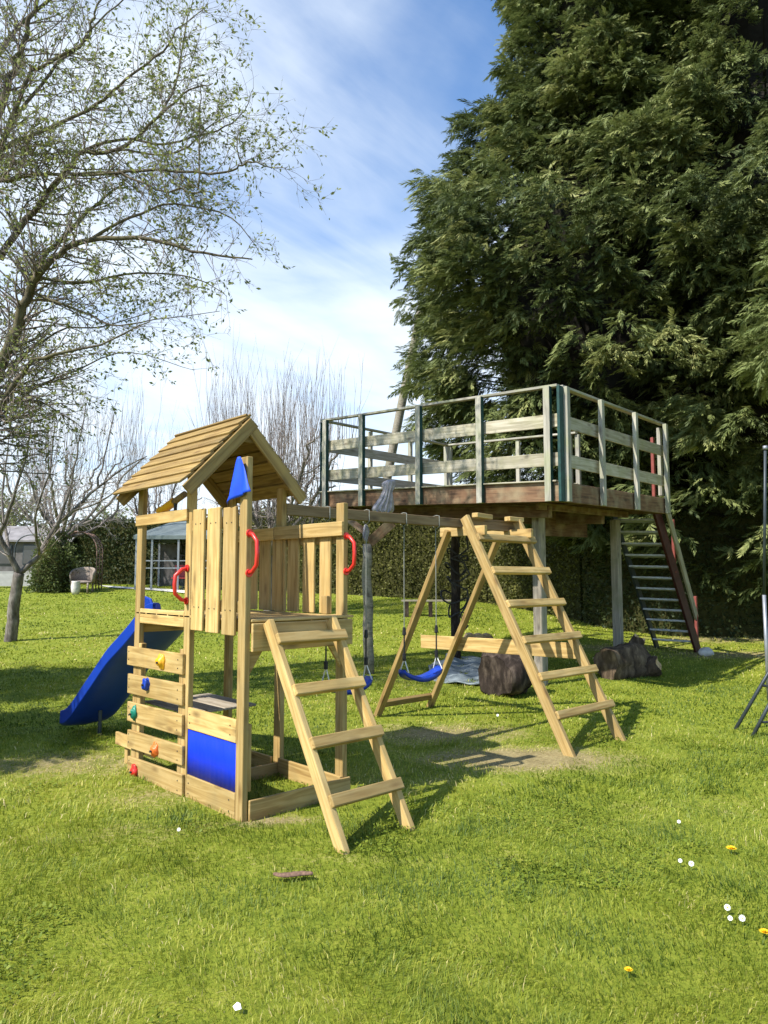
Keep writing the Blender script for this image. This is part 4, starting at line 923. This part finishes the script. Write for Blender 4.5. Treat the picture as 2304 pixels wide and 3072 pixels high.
# --- pollarded tree behind the tower
def shoot_tree(name, label, px, D0, ytop, ybase, halfw, seed, n_limb=11, shoots=150, tm='barkg', twm='twigp', fork=.42):
    base = dp(px, ybase, D0); base[2] = terr(base[0], base[1]); root = thing(name, base, label, 'tree')
    T = Tree(seed); topz = dp(px, ytop, D0)[2]; W = halfw; hgt = topz-base[2]; r_ = T.r
    hd = base+[0, 0, hgt*fork*.55]; T.path([base-[0, 0, .1], base+[.02, 0, hgt*.12], hd], .16, .12, 4, .02)
    P = dict(step=.2, wig=.30, up=[.1, .25, .3], lv=2, kids=[4.2, 3.5], ang=.8, lr=.55, rmin=.0055)
    PS = dict(step=.3, wig=.05, up=[.35, .3, .2], lv=1, kids=[.9, 0], ang=.3, lr=.45, rmin=.0045)
    for k in range(n_limb):
        a = 2*math.pi*k/n_limb*2.4+r_.normal(0, .15); rad = W*(.12+.88*(k/n_limb)**.6); d = np.array([math.cos(a), math.sin(a), 0])
        e = base+d*rad+[0, 0, hgt*(.50+.17*r_.random())]
        mid_ = hd+(e-hd)*.45+d*rad*.12+[0, 0, hgt*.04*r_.normal()]
        o, Rr = T.path([hd, mid_, hd+(e-hd)*.75+[0, 0, .1], e], .06, .022, 5, .06)
        T.sprout(o, Rr, P, 9, .95, start=.2)
        for j in range(int(shoots/n_limb)):
            i = r_.integers(int(len(o)*.35), len(o)); sp = o[i]+r_.normal(0, .1, 3)
            T.grow(sp, np.array([r_.normal(0, .13), r_.normal(0, .13), 1])+d*.20*r_.random(), (topz-sp[2])*(.42+.6*r_.random()), .0098, 0, PS)
    T.build(root, M[tm], M[twm])
shoot_tree('pollarded_tree', 'bare pollarded tree with a dense fan of upright shoots behind the tower', 582, 19.5, 772, 1260, 2.5, 31, 17, 380)
shoot_tree('bare_tree', 'bare grey twiggy tree in the distance behind the forked tree', 130, 27, 800, 1250, 3.4, 44, 13, 170)
shoot_tree('bare_tree', 'thin bare tree in the distance just left of the pollarded tree', 330, 33, 900, 1250, 2.4, 46, 9, 90)

# --- leafy clumps (bushes, hedges)
def leaf_shell(name, P, Nrm, size, material, parent, spread=.06):
    n = len(P); P = P+rng.normal(0, spread, (n, 3)); D_ = Nrm*.7+rng.normal(0, .6, (n, 3)); sz = size*(.6+.8*rng.random(n))
    cl = vnoise(P[:, 0]*1.3+P[:, 1], P[:, 2], .25, 4)
    return leaves_mesh(name, P, D_, sz, sz*.6, material, parent, rnd=np.clip(.25+.5*rng.random(n)+.5*(cl-.5), 0, 1))
def hedge(name, label, pts, hts, thick, mat_, dens=260, leaf=.09):
    """pts: ground points along the front"""
    root = thing(name, pts[0], label, 'hedge'); c = MB(); P = []; Nn_ = []
    for i in range(len(pts)-1):
        a, b_ = pts[i], pts[i+1]; ha, hb = hts[i], hts[i+1]; t = b_-a; t[2] = 0; ln = np.linalg.norm(t); t = t/ln; nr_ = np.array([t[1], -t[0], 0])
        if nr_@(CAM-a) < 0: nr_ = -nr_
        bk = -nr_*thick
        V = [a-[0, 0, .2], b_-[0, 0, .2], b_+bk-[0, 0, .2], a+bk-[0, 0, .2], a+[0, 0, ha-.08], b_+[0, 0, hb-.08], b_+bk+[0, 0, hb-.08], a+bk+[0, 0, ha-.08]]
        V = [v_-nr_*.07 if q in (0, 1, 4, 5) else v_ for q, v_ in enumerate(V)]; c.add(V, BF)
        n = int(ln*(ha+hb)/2*dens); u = rng.random(n); z = rng.random(n); p = a+(b_-a)*u[:, None]; hh = ha+(hb-ha)*u
        p[:, 2] = p[:, 2]+z*hh; bump = (vnoise(p[:, 0]+p[:, 1], p[:, 2], .5, 9)-.5)*.16
        P.append(p+nr_*bump[:, None]); Nn_.append(np.tile(nr_, (n, 1)))
        n = int(ln*thick*dens*.5); u = rng.random(n); p = a+(b_-a)*u[:, None]+bk*rng.random(n)[:, None]; p[:, 2] += (ha+(hb-ha)*u); P.append(p); Nn_.append(np.tile([0, 0, 1.], (n, 1)))
    c.build('inner_growth', M['hedgein'], root)
    leaf_shell('leaves', np.concatenate(P), np.concatenate(Nn_), leaf, mat_, root)
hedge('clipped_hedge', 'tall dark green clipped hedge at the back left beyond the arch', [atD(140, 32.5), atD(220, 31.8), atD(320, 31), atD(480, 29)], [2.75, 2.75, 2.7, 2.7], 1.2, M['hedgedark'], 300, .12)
hp = [dp(470, 1280, 27.5), gr(750, 1285), gr(900, 1293), gr(1050, 1303), gr(1170, 1324), gr(1250, 1342)]; hp[0][2] = terr(hp[0][0], hp[0][1])
hedge('clipped_hedge', 'long sunlit olive green hedge behind the swing frame and deck', hp, [2.9, 3.0, 3.0, 3.0, 2.9, 2.8], 1.2, M['hedge'], 420, .085)
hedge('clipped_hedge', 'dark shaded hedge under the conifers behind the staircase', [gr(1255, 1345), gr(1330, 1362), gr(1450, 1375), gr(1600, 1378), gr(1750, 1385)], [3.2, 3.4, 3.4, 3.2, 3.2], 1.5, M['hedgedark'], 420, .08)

def bush(name, label, cat, c, rad, n, leaf, mt, seed=0, group=None):
    root = thing(name, c, label, cat, group); rs = np.random.default_rng(seed); d = rs.normal(size=(n, 3)); d /= np.linalg.norm(d, axis=1)[:, None]; d[:, 2] = np.abs(d[:, 2])*1.0-.0
    k = 1+.16*np.sin(d[:, 0]*7+seed)+.14*np.sin(d[:, 2]*6+d[:, 1]*6+seed*2); P = np.array(c)+d*np.array(rad)*k[:, None]*(.8+.25*rs.random(n))[:, None]
    MB().blob(np.array(c)+[0, 0, rad[2]*.35], (rad[0]*.8, rad[1]*.8, rad[2]*.55), 12, 8, .1, seed).build('inner_growth', M['hedgein'], root, smooth=True)
    leaf_shell('leaves', P, d, leaf, mt, root, .05); return root
bush('bush', 'rounded green bush in front of the rose arch and shed', 'bush', atD(113, 26.5), (.78, .7, 2.0), 6500, .085, M['bush'], 4)
for k, (px, py, D_, r_, h_, lab) in enumerate([(235, 1250, 38, 2.4, 4.2, 'pale green leafy tree showing above the back left hedge'), (300, 1250, 41, 2.0, 3.5, 'small pale green tree just left of the roofed tower above the hedge'), (20, 1250, 38, 3.6, 5.0, 'pale leafy tree rising behind the grey shed')]):
    c = dp(px, py, D_); c[2] = terr(c[0], c[1]); root = thing('leafy_tree', c, lab, 'tree', None)
    T = Tree(60+k); T.path([c-[0, 0, .1], c+[0, 0, h_*.3], c+[.2, 0, h_*.8]], .14, .04, 3, .03); P = dict(step=.3, wig=.2, up=[.1, .1, .1], lv=1, kids=[2.5], ang=.7, lr=.5, rmin=.012, leaflv=0, leafd=7, lup=0)
    for j in range(70):
        z = h_*(.25+.7*T.r.random()); a = T.r.random()*6.28; T.grow(c+[0, 0, z*.85], (math.cos(a), math.sin(a), .55), r_*(.5+.5*T.r.random())*math.sin(min(1, (h_*1.12-z)/h_+.15)*1.6), .03, 0, P)
    T.build(root, M['barkg'], M['twig'], M['willow'], .17, .5)

# --- conifers
def spray_template(k, seed):  # one flat drooping spray
    r_ = np.random.default_rng(seed); V = []
    for i in range(k):
        t = (i+.5)/k; p = np.array([t*.26, 0, -.13*t*t]); s = 1 if i % 2 else -1
        ang = s*(.62-.34*t)+r_.normal(0, .18); ln = (.125*(1-.5*t)+.025); d = np.array([math.cos(ang), math.sin(ang), -.55+r_.normal(0, .22)]); d /= np.linalg.norm(d)
        w_ = np.cross(d, [0, 0, 1]); w_ /= np.linalg.norm(w_); w_ = w_+np.array([0, 0, r_.normal(0, .4)])
        V.append([p, p+d*ln*.45+w_*.010, p+d*ln, p+d*ln*.45-w_*.010])
    return np.array(V)   # k,4,3
TEMPL = [spray_template(19, s) for s in range(6)]
def conifer(name, label, base, H, prof, nb, ns, seed, matn='conifer', front=None, zmin=0.0, scale=1.0):
    r_ = np.random.default_rng(seed); root = thing(name, base, label, 'conifer')
    zs, rs = np.array(prof).T
    # boughs
    zz = zmin+(H-zmin)*r_.random(nb*3); Rz = np.interp(zz, zs, rs); keep = r_.random(nb*3) < Rz/max(rs); zz, Rz = zz[keep][:nb], Rz[keep][:nb]; n = len(zz)
    az = r_.random(n)*2*math.pi
    if front is not None:       # fewer boughs on the side nobody can see from the garden
        dd = (az-front+math.pi) % (2*math.pi)-math.pi; k2 = (np.abs(dd) < 1.9) | (r_.random(n) < .3); zz, Rz, az = zz[k2], Rz[k2], az[k2]; n = len(zz)
    lob = 1+.10*np.sin(az*3+zz*.9+seed)+.08*np.sin(az*5-zz*1.7+seed*2)+.06*np.sin(zz*3.1+az*2)
    rad = Rz*lob*(1+np.clip(r_.normal(0, .085, n), -.2, .085)); out_ = np.stack([np.cos(az), np.sin(az), np.zeros(n)], 1)
    tip = base+out_*rad[:, None]; tip[:, 2] = base[2]+zz
    bl = (.75+.75*r_.random(n))*np.clip(Rz/2.5, .35, 1.15)*scale; up = .30+.35*r_.random(n)
    btone = r_.normal(0, .17, n)
    Vall = []; rn = []
    for k, T in enumerate(TEMPL):
        sel = np.arange(k, n, len(TEMPL)); m_ = len(sel)
        if m_ == 0: continue
        # ns sprays per bough
        S = np.repeat(sel, ns); q = len(S); t = r_.random(q)**.7; sidew = (r_.random(q)*2-1)
        bd = out_[S]+np.array([0, 0, 1.])*up[S][:, None]; bd /= np.linalg.norm(bd, axis=1)[:, None]
        sd = np.stack([-out_[S][:, 1], out_[S][:, 0], np.zeros(q)], 1)
        pos = tip[S]-bd*(bl[S]*(1-t))[:, None]+sd*(sidew*.55*bl[S]*(1-t*.72))[:, None]; pos[:, 2] -= .28*bl[S]*np.abs(sidew)*1.0+.10*r_.random(q)+.16*bl[S]*(t**2)
        pos += r_.normal(0, .05, (q, 3))
        fw_ = bd*.8+sd*(sidew*.85)[:, None]+r_.normal(0, .22, (q, 3)); fw_[:, 2] += -.15-.45*r_.random(q); fw_ /= np.linalg.norm(fw_, axis=1)[:, None]
        upv = np.array([0, 0, 1.])+r_.normal(0, .35, (q, 3)); sv_ = np.cross(upv, fw_); sv_ /= np.linalg.norm(sv_, axis=1)[:, None]; nv = np.cross(fw_, sv_)
        sc_ = (.75+.7*r_.random(q))*scale
        W = np.einsum('kvc,qcd->qkvd', T, np.stack([fw_, sv_, nv], 1))*sc_[:, None, None, None]+pos[:, None, None, :]
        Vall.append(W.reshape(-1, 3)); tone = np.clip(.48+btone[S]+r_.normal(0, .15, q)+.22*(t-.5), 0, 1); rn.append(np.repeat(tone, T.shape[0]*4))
    V = np.concatenate(Vall); i = np.arange(len(V)//4)*4
    mesh_np('foliage', V, [np.stack([i, i+1, i+2, i+3], 1)], M[matn], root, rnd=np.concatenate(rn))
    # trunk and bare inner branches
    T = MB().tube([base-[0, 0, .1], base+[.03, .02, H*.3], base+[0, .03, H*.6], base+[0, 0, H*.97]], .32*scale, 12, .04).build('trunk', M['bark'], root, smooth=True)
    seg = []
    for k in range(int(nb*.5)):
        z = zmin+(H-zmin)*r_.random()*.95; a = r_.random()*6.283; rr = np.interp(z, zs, rs)*.85; p = base+np.array([0, 0, z*.92]); d = np.array([math.cos(a), math.sin(a), 0])
        q = p+d*rr*.5+[0, 0, rr*.08]; e = p+d*rr+[0, 0, z*.05+rr*.12]; seg += [(*p, *q, .045, .03), (*q, *e, .03, .01)]
        for _ in range(3): e2 = q+d*rr*.4*r_.random()+r_.normal(0, .35, 3); seg.append((*q, *e2, .012, .004))
    V, Q = frusta(seg, 4); mesh_np('inner_branches', V, [Q], M['condead'], root)
    # dense dark heart of old foliage
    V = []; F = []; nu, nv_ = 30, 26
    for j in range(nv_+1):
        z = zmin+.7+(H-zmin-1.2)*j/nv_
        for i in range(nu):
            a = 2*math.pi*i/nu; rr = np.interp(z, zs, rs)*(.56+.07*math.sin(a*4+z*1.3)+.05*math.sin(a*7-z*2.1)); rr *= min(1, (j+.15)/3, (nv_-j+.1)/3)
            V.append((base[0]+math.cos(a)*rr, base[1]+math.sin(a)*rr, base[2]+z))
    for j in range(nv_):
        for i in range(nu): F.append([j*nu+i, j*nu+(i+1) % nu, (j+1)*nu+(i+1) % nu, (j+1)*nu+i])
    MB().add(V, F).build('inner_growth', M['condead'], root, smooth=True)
    print(name, n, len(rn) and sum(map(len, rn))//4)
m2 = .0113
bA = lat((1335*1.3888-1152)/2213.5*18, 18)
front = math.atan2(*(CAM-bA)[[1, 0]])
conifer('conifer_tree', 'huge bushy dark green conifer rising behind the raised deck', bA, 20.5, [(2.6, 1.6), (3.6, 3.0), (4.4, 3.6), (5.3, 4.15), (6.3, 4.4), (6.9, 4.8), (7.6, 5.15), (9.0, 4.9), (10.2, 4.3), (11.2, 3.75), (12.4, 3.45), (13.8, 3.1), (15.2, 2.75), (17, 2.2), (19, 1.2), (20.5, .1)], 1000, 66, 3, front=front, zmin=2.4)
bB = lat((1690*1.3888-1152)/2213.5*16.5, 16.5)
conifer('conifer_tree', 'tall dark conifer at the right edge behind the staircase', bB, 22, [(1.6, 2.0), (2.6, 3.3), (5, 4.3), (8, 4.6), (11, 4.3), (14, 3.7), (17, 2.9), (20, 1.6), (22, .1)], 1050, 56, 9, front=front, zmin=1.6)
bC = lat((1520*1.3888-1152)/2213.5*22, 22)
conifer('conifer_tree', 'tall conifer filling the gap between the two front conifers', bC, 23, [(0.5, 3.6), (3, 4.2), (8, 4.6), (12, 4.3), (16, 3.4), (20, 2.0), (23, .1)], 700, 46, 13, front=front, zmin=.3)
bD = lat((1975*1.3888-1152)/2213.5*11, 11)
conifer('conifer_tree', 'nearer conifer with bright fresh tips showing at the right edge', bD, 9.5, [(4.0, .6), (5.0, 1.7), (6.2, 2.05), (7.6, 1.5), (9.5, .1)], 260, 22, 17, 'confresh', front=None, zmin=4.0, scale=.8)

# evergreens beside the lawn, whose shade lies across the grass by the slide
for l_, d_, h_, lb_ in ((-7.0, 5.5, 5.3, 'dense evergreen on the left of the lawn, nearest the camera'), (-8.4, 9.0, 5.0, 'dense evergreen on the left of the lawn, beside the budding tree trunk')):
    conifer('evergreen_tree', lb_, lat(l_, d_), h_, [(.2, 1.3), (1.5, 1.6), (3.2, 1.55), (4.4, 1.0), (5.4, .2)], 190, 30, 40, 'conifer', None, .2, .9)

# ---------------------------------------------------------------- far garden, left
def far_left():
    # gazebo
    c = dp(397, 1285, 28.5); c[2] = terr(c[0], c[1]); gz = thing('gazebo', c, 'open gazebo with grey hipped canvas roof seen through the tower', 'gazebo')
    u, v = RT*1.5, FH*1.5
    eh = 1.95
    cs = [c-u-v, c+u-v, c+u+v, c-u+v]
    apex = c+[0, 0, 2.75]; V = [p+[0, 0, eh] for p in cs]+[apex]+[p+[0, 0, eh-.14] for p in cs]
    MB().add(V, [[0, 1, 4], [1, 2, 4], [2, 3, 4], [3, 0, 4], [0, 1, 6, 5], [1, 2, 7, 6], [2, 3, 8, 7], [3, 0, 5, 8]]).build('canopy', M['canopy'], gz)
    for p in cs: q = p+(c-p)*.06; MB().bar(hz(q, terr(q[0], q[1])-.05), hz(q, c[2]+eh-.02), .06, .06, RT).build('post', M['metal'], gz)
    for s_ in (-.55, .1): q = c-v*.94+u*s_; MB().bar(hz(q, c[2]-.05), hz(q, c[2]+eh-.05), .07, .07, RT).build('post', M['metal'], gz)
    for z in (.75, 1.02): MB().bar(cs[0]*.94+c*.06+[0, 0, z], cs[1]*.94+c*.06+[0, 0, z], .04, .04, RT*0+FH).build('rail', M['metal'], gz)
    MB().bar(cs[3]+[0, 0, .9], cs[2]+[0, 0, .9], .04, 1.7, FH).build('back_screen', M['shedw'], gz)
    for k, (px, py) in enumerate(((385, 1290), (405, 1291))):
        q = dp(px, py, 27.6); q[2] = terr(q[0], q[1]); ch = thing('garden_chair', q, ['red garden chair under the gazebo beside the red handle', 'red garden chair further right under the gazebo, mostly hidden by the tower post'][k], 'chair')
        MB().bar(q+RT*-.23+[0, 0, .43], q+RT*.23+[0, 0, .43], .42, .05, FH).build('seat', M['redch'], ch, .01)
        MB().bar(q+FH*.21+[0, 0, .46], q+FH*.28+[0, 0, .92], .44, .04, RT).build('backrest', M['redch'], ch, .01)
        for a in (-.2, .2):
            for b_ in (-.18, .18): MB().bar(q+RT*a+FH*b_-[0, 0, .02], q+RT*a+FH*b_+[0, 0, .42], .03, .03, RT).build('leg', M['darkm'], ch)
    # shed
    c = dp(60, 1268, 32); c[2] = terr(c[0], c[1]); sh = thing('garden_shed', c, 'long grey garden building with pale roof and dark windows at the far left', 'shed')
    x0, x1 = -4.2, 1.75
    MB().bar(c+RT*x0+FH*1.2+[0, 0, .95], c+RT*x1+FH*1.2+[0, 0, .95], 2.4, 2.1, FH).build('wall', M['shedw'], sh)
    f = [c+RT*(x0-.2)-FH*.25+[0, 0, 1.85], c+RT*(x1+.2)-FH*.25+[0, 0, 1.85], c+RT*(x1+.2)+FH*1.2+[0, 0, 2.55], c+RT*(x0-.2)+FH*1.2+[0, 0, 2.55]]
    MB().prism(f, (0, 0, .08)).build('roof', M['shedr'], sh); f2 = [p+FH*0 for p in (f[3], f[2])]+[c+RT*(x1+.2)+FH*2.65+[0, 0, 1.85], c+RT*(x0-.2)+FH*2.65+[0, 0, 1.85]]
    MB().prism(f2, (0, 0, .08)).build('roof', M['shedr'], sh)
    for a in (-3.4, -2.3, -1.1, .1, 1.0):
        fr = MB().bar(c+RT*(a-.36)-FH*.02+[0, 0, 1.3], c+RT*(a+.36)-FH*.02+[0, 0, 1.3], .05, .86, FH).build('window', M['whitep'] if a < -2 else M['darkm'], sh)
        MB().bar(c+RT*(a-.32)-FH*.04+[0, 0, 1.3], c+RT*(a+.32)-FH*.04+[0, 0, 1.3], .04, .78, FH).build('pane', M['glass'], fr)
    # low white fence
    fb = dp(50, 1277, 28.5); fb[2] = terr(fb[0], fb[1]); fn = thing('low_fence', fb, 'low pale panel fence in front of the grey shed', 'fence')
    for k in range(5):
        a = fb+RT*(-2.6+k*.78); MB().bar(hz(a, fb[2]), hz(a, fb[2]+.66), .07, .07, RT).build('post', M['whitep'], fn)
        MB().bar(a+RT*.05+[0, 0, .33], a+RT*.73+[0, 0, .33], .03, .5, FH).build('panel', M['whitep'], fn)
        for z in (.1, .62): MB().bar(a+RT*.02+[0, 0, z], a+RT*.76+[0, 0, z], .05, .05, FH).build('rail', M['whitep'], fn)
    # rose arch
    c = atD(165, 27.2); ar = thing('garden_arch', c, 'pinkish metal rose arch standing beside the green bush', 'garden arch'); w_ = .72
    for dpt in (0, .28, .55):
        pts = [c+RT*-w_+FH*dpt]+[c+RT*(w_*math.cos(a))*-1+FH*dpt+[0, 0, 1.45+.72*math.sin(a)] for a in np.linspace(0, math.pi, 17)]+[c+RT*w_+FH*dpt]
        MB().tube(pts, .024, 6).build('hoop', M['rust'], ar, smooth=True)
    lad = MB()
    for z in np.linspace(.2, 1.4, 7):
        for s_ in (-1, 1): lad.tube([c+RT*w_*s_+[0, 0, z], c+RT*w_*s_+FH*.55+[0, 0, z]], .014, 5)
    for a in np.linspace(.2, math.pi-.2, 9): p = c-RT*w_*math.cos(a)+[0, 0, 1.45+.72*math.sin(a)]; lad.tube([p, p+FH*.55], .014, 5)
    lad.build('cross_bars', M['rust'], ar)
    c2 = dp(62, 1262, 27); c2[2] = terr(c2[0], c2[1]); a2 = thing('garden_arch', c2, 'thin dark metal arch in front of the grey shed', 'garden arch')
    pts = [c2+RT*-.55]+[c2-RT*.55*math.cos(a)+[0, 0, 1.55+.5*math.sin(a)] for a in np.linspace(0, math.pi, 15)]+[c2+RT*.55]
    MB().tube(pts, .022, 6).build('hoop', M['darkm'], a2, smooth=True)
    # wicker dome and pot
    c = atD(178, 26.3); wk = thing('wicker_chair', c, 'weathered wicker tub chair beside the foot of the rose arch', 'chair')
    V = []; F = []; na = 15
    for j, (z, k) in enumerate(((.36, 1.0), (.6, 1.04), (.8, 1.08), (.92, 1.0))):
        for i in range(na):
            a = -.35+(math.pi+.7)*i/(na-1); zz = z-(.22 if j > 0 else 0)*(abs(i/(na-1)*2-1)**2)*j/3
            V.append(c+RT*math.cos(a)*.42*k+FH*math.sin(a)*.36*k+np.array([0, 0, zz]))
    for j in range(3):
        for i in range(na-1): F.append([j*na+i, j*na+i+1, (j+1)*na+i+1, (j+1)*na+i])
    o = MB().add(V, F).build('backrest', M['wicker'], wk, smooth=True, recalc=False); o.modifiers.new('s', 'SOLIDIFY').thickness = .05
    MB().blob(c+[0, 0, .36], (.38, .36, .07), 14, 8, .05, 1).build('seat', M['wicker'], wk, smooth=True)
    for a in (-.28, .28):
        for b_ in (-.22, .22): MB().tube([c+RT*a+FH*b_-[0, 0, .02], c+RT*a+FH*b_+[0, 0, .35]], .035, 7).build('leg', M['wicker'], wk, smooth=True)
    c = atD(164, 25.5); r_ = [(.10, 0), (.14, .1), (.16, .28), (.13, .40), (.15, .46)]
    V = []; F = []
    for rr, z in r_: V += [c+np.array([math.cos(a)*rr, math.sin(a)*rr, z]) for a in np.linspace(0, 2*math.pi, 14)[:-1]]
    for j in range(len(r_)-1):
        for i in range(13): F.append([j*13+i, j*13+(i+1) % 13, (j+1)*13+(i+1) % 13, (j+1)*13+i])
    F.append(list(range(13))); F.append([4*13+i for i in range(13)])
    tag(MB().add(V, F).build('plant_pot', M['stone'], None, smooth=True, origin=c), 'pale stone pot in front of the wicker tub chair', 'pot')
    # path
    a, b_, c_, d_ = gr(235, 1270), gr(400, 1283), gr(400, 1277), gr(215, 1266)
    V = []
    for p in (a, b_, c_, d_): V.append(p+[0, 0, .02])
    n = 16; Vp = []; Fp = []
    for i in range(n+1):
        for q0, q1 in ((a, b_), (d_, c_)):
            p = q0+(q1-q0)*i/n; Vp.append((p[0], p[1], float(terr(p[0], p[1]))+.03))
    for i in range(n): Fp.append([2*i, 2*i+2, 2*i+3, 2*i+1])
    tag(MB().add(Vp, Fp).build('path', M['path'], None, origin=a, recalc=False), kind='structure')
far_left()

# ---------------------------------------------------------------- small things on the lawn
def daisy(px, py, lab, grp=None, s=1.0):
    c = gr(px, py); t = thing('daisy', c, lab, 'flower', grp)
    MB().tube([c, c+[0, 0, .035]], .0018, 5).build('stem', M['leafw'], t)
    V = []; F = []; n = 14; h = c+[0, 0, .036]; nn = unit(unit(CAM-c)*1.0+np.array(sv)*.5); ex = unit(np.cross(nn, [0, 0, 1])); ey = np.cross(nn, ex)
    for k in range(n):
        a = 2*math.pi*k/n; d = ex*math.cos(a)+ey*math.sin(a)+nn*.25; sd = -ex*math.sin(a)+ey*math.cos(a); i = len(V)
        V += [h, h+d*.010*s+sd*.0032*s, h+d*.0175*s, h+d*.010*s-sd*.0032*s]; F.append([i, i+1, i+2, i+3])
    MB().add(V, F).build('petals', M['petal'], t, recalc=False); MB().blob(h+nn*.003, (.0045*s, .0045*s, .0045*s), 8, 5).build('centre', M['dand'], t, smooth=True)
def dandelion(px, py, lab, s=1.0):
    c = gr(px, py); t = thing('dandelion', c, lab, 'flower')
    MB().tube([c, c+[0, 0, .03]], .003, 5).build('stem', M['leafw'], t); V = []; F = []; h = c+[0, 0, .03]
    for q, (m_, el, rr) in enumerate(((18, .25, .022), (14, .6, .018), (9, 1.1, .013))):
        for k in range(m_):
            a = 2*math.pi*(k+.3*q)/m_; d = np.array([math.cos(a)*math.cos(el), math.sin(a)*math.cos(el), math.sin(el)]); sd = np.array([-math.sin(a), math.cos(a), 0]); i = len(V)
            V += [h, h+d*rr*.6*s+sd*.0035*s, h+d*rr*s, h+d*rr*.6*s-sd*.0035*s]; F.append([i, i+1, i+2, i+3])
    MB().add(V, F).build('petals', M['dand'], t, recalc=False)
G = 'daisies in the lawn'
daisy(1470, 1874, 'white daisy, left one of the close pair below the right ladder leg', G, .7); daisy(1494, 1882, 'white daisy, right one of the close pair below the right ladder leg', G, .9)
daisy(1572, 1978, 'white daisy, topmost of the three near the lower right edge', G, .9); daisy(1578, 2002, 'white daisy, lower left of the three near the lower right edge', G, .7); daisy(1604, 2002, 'small white daisy, lower right of the three near the lower right edge', G, .9)
daisy(386, 1806, 'lone white daisy on the lawn in front of the blue panel', G, .7); daisy(1467, 1788, 'tiny lone daisy above the close pair on the right lawn', G, .7); daisy(1075, 1552, 'small white daisy on the grass under the swing frame', G, .9)
dandelion(1580, 1846, 'yellow dandelion above the close pair of daisies', 1.5); dandelion(1652, 2030, 'yellow dandelion cut by the right edge of the lawn', 1.2); dandelion(1358, 2114, 'small yellow dandelion near the bottom of the lawn', .9)
# bark piece, scrap of paper, little soil heap
c = gr(633, 1905); t = thing('bark_piece', c, 'curled piece of brown bark lying on the lawn', 'bark')
V = []; F = []; n = 15; m_ = 9
for i in range(n):
    s_ = i/(n-1)*2-1
    for j in range(m_):
        a = (j/(m_-1)-.5)*2.2; rr = .03*(1-.5*s_*s_)+.003*math.sin(i*2.1+j)
        p = c+RT*(s_*.105)+FH*(math.sin(a)*rr+.012*math.sin(s_*3))+np.array([0, 0, .022+math.cos(a)*rr*.8+.01*s_*s_]); V.append(p)
for i in range(n-1):
    for j in range(m_-1): a = i*m_+j; F.append([a, a+m_, a+m_+1, a+1])
o = MB().add(V, F, V).build('bark_curl', M['barkp'], t, smooth=True, recalc=False); o.modifiers.new('s', 'SOLIDIFY').thickness = .006
c = gr(508, 2200); V = [c+[0, 0, .02], c+RT*.022+[0, 0, .026], c+RT*.014+FH*.02+[0, 0, .034], c-RT*.012+FH*.012+[0, 0, .028], c+RT*.002+FH*.026+[0, 0, .036]]
o = MB().add(V, [[0, 1, 2, 3], [3, 2, 4]]).build('paper_scrap', M['paper'], None, origin=c, recalc=False); o.modifiers.new('s', 'SOLIDIFY').thickness = .001; tag(o, 'tiny white paper scrap in the grass at the bottom edge', 'paper')
print('objects', len(bpy.data.objects))
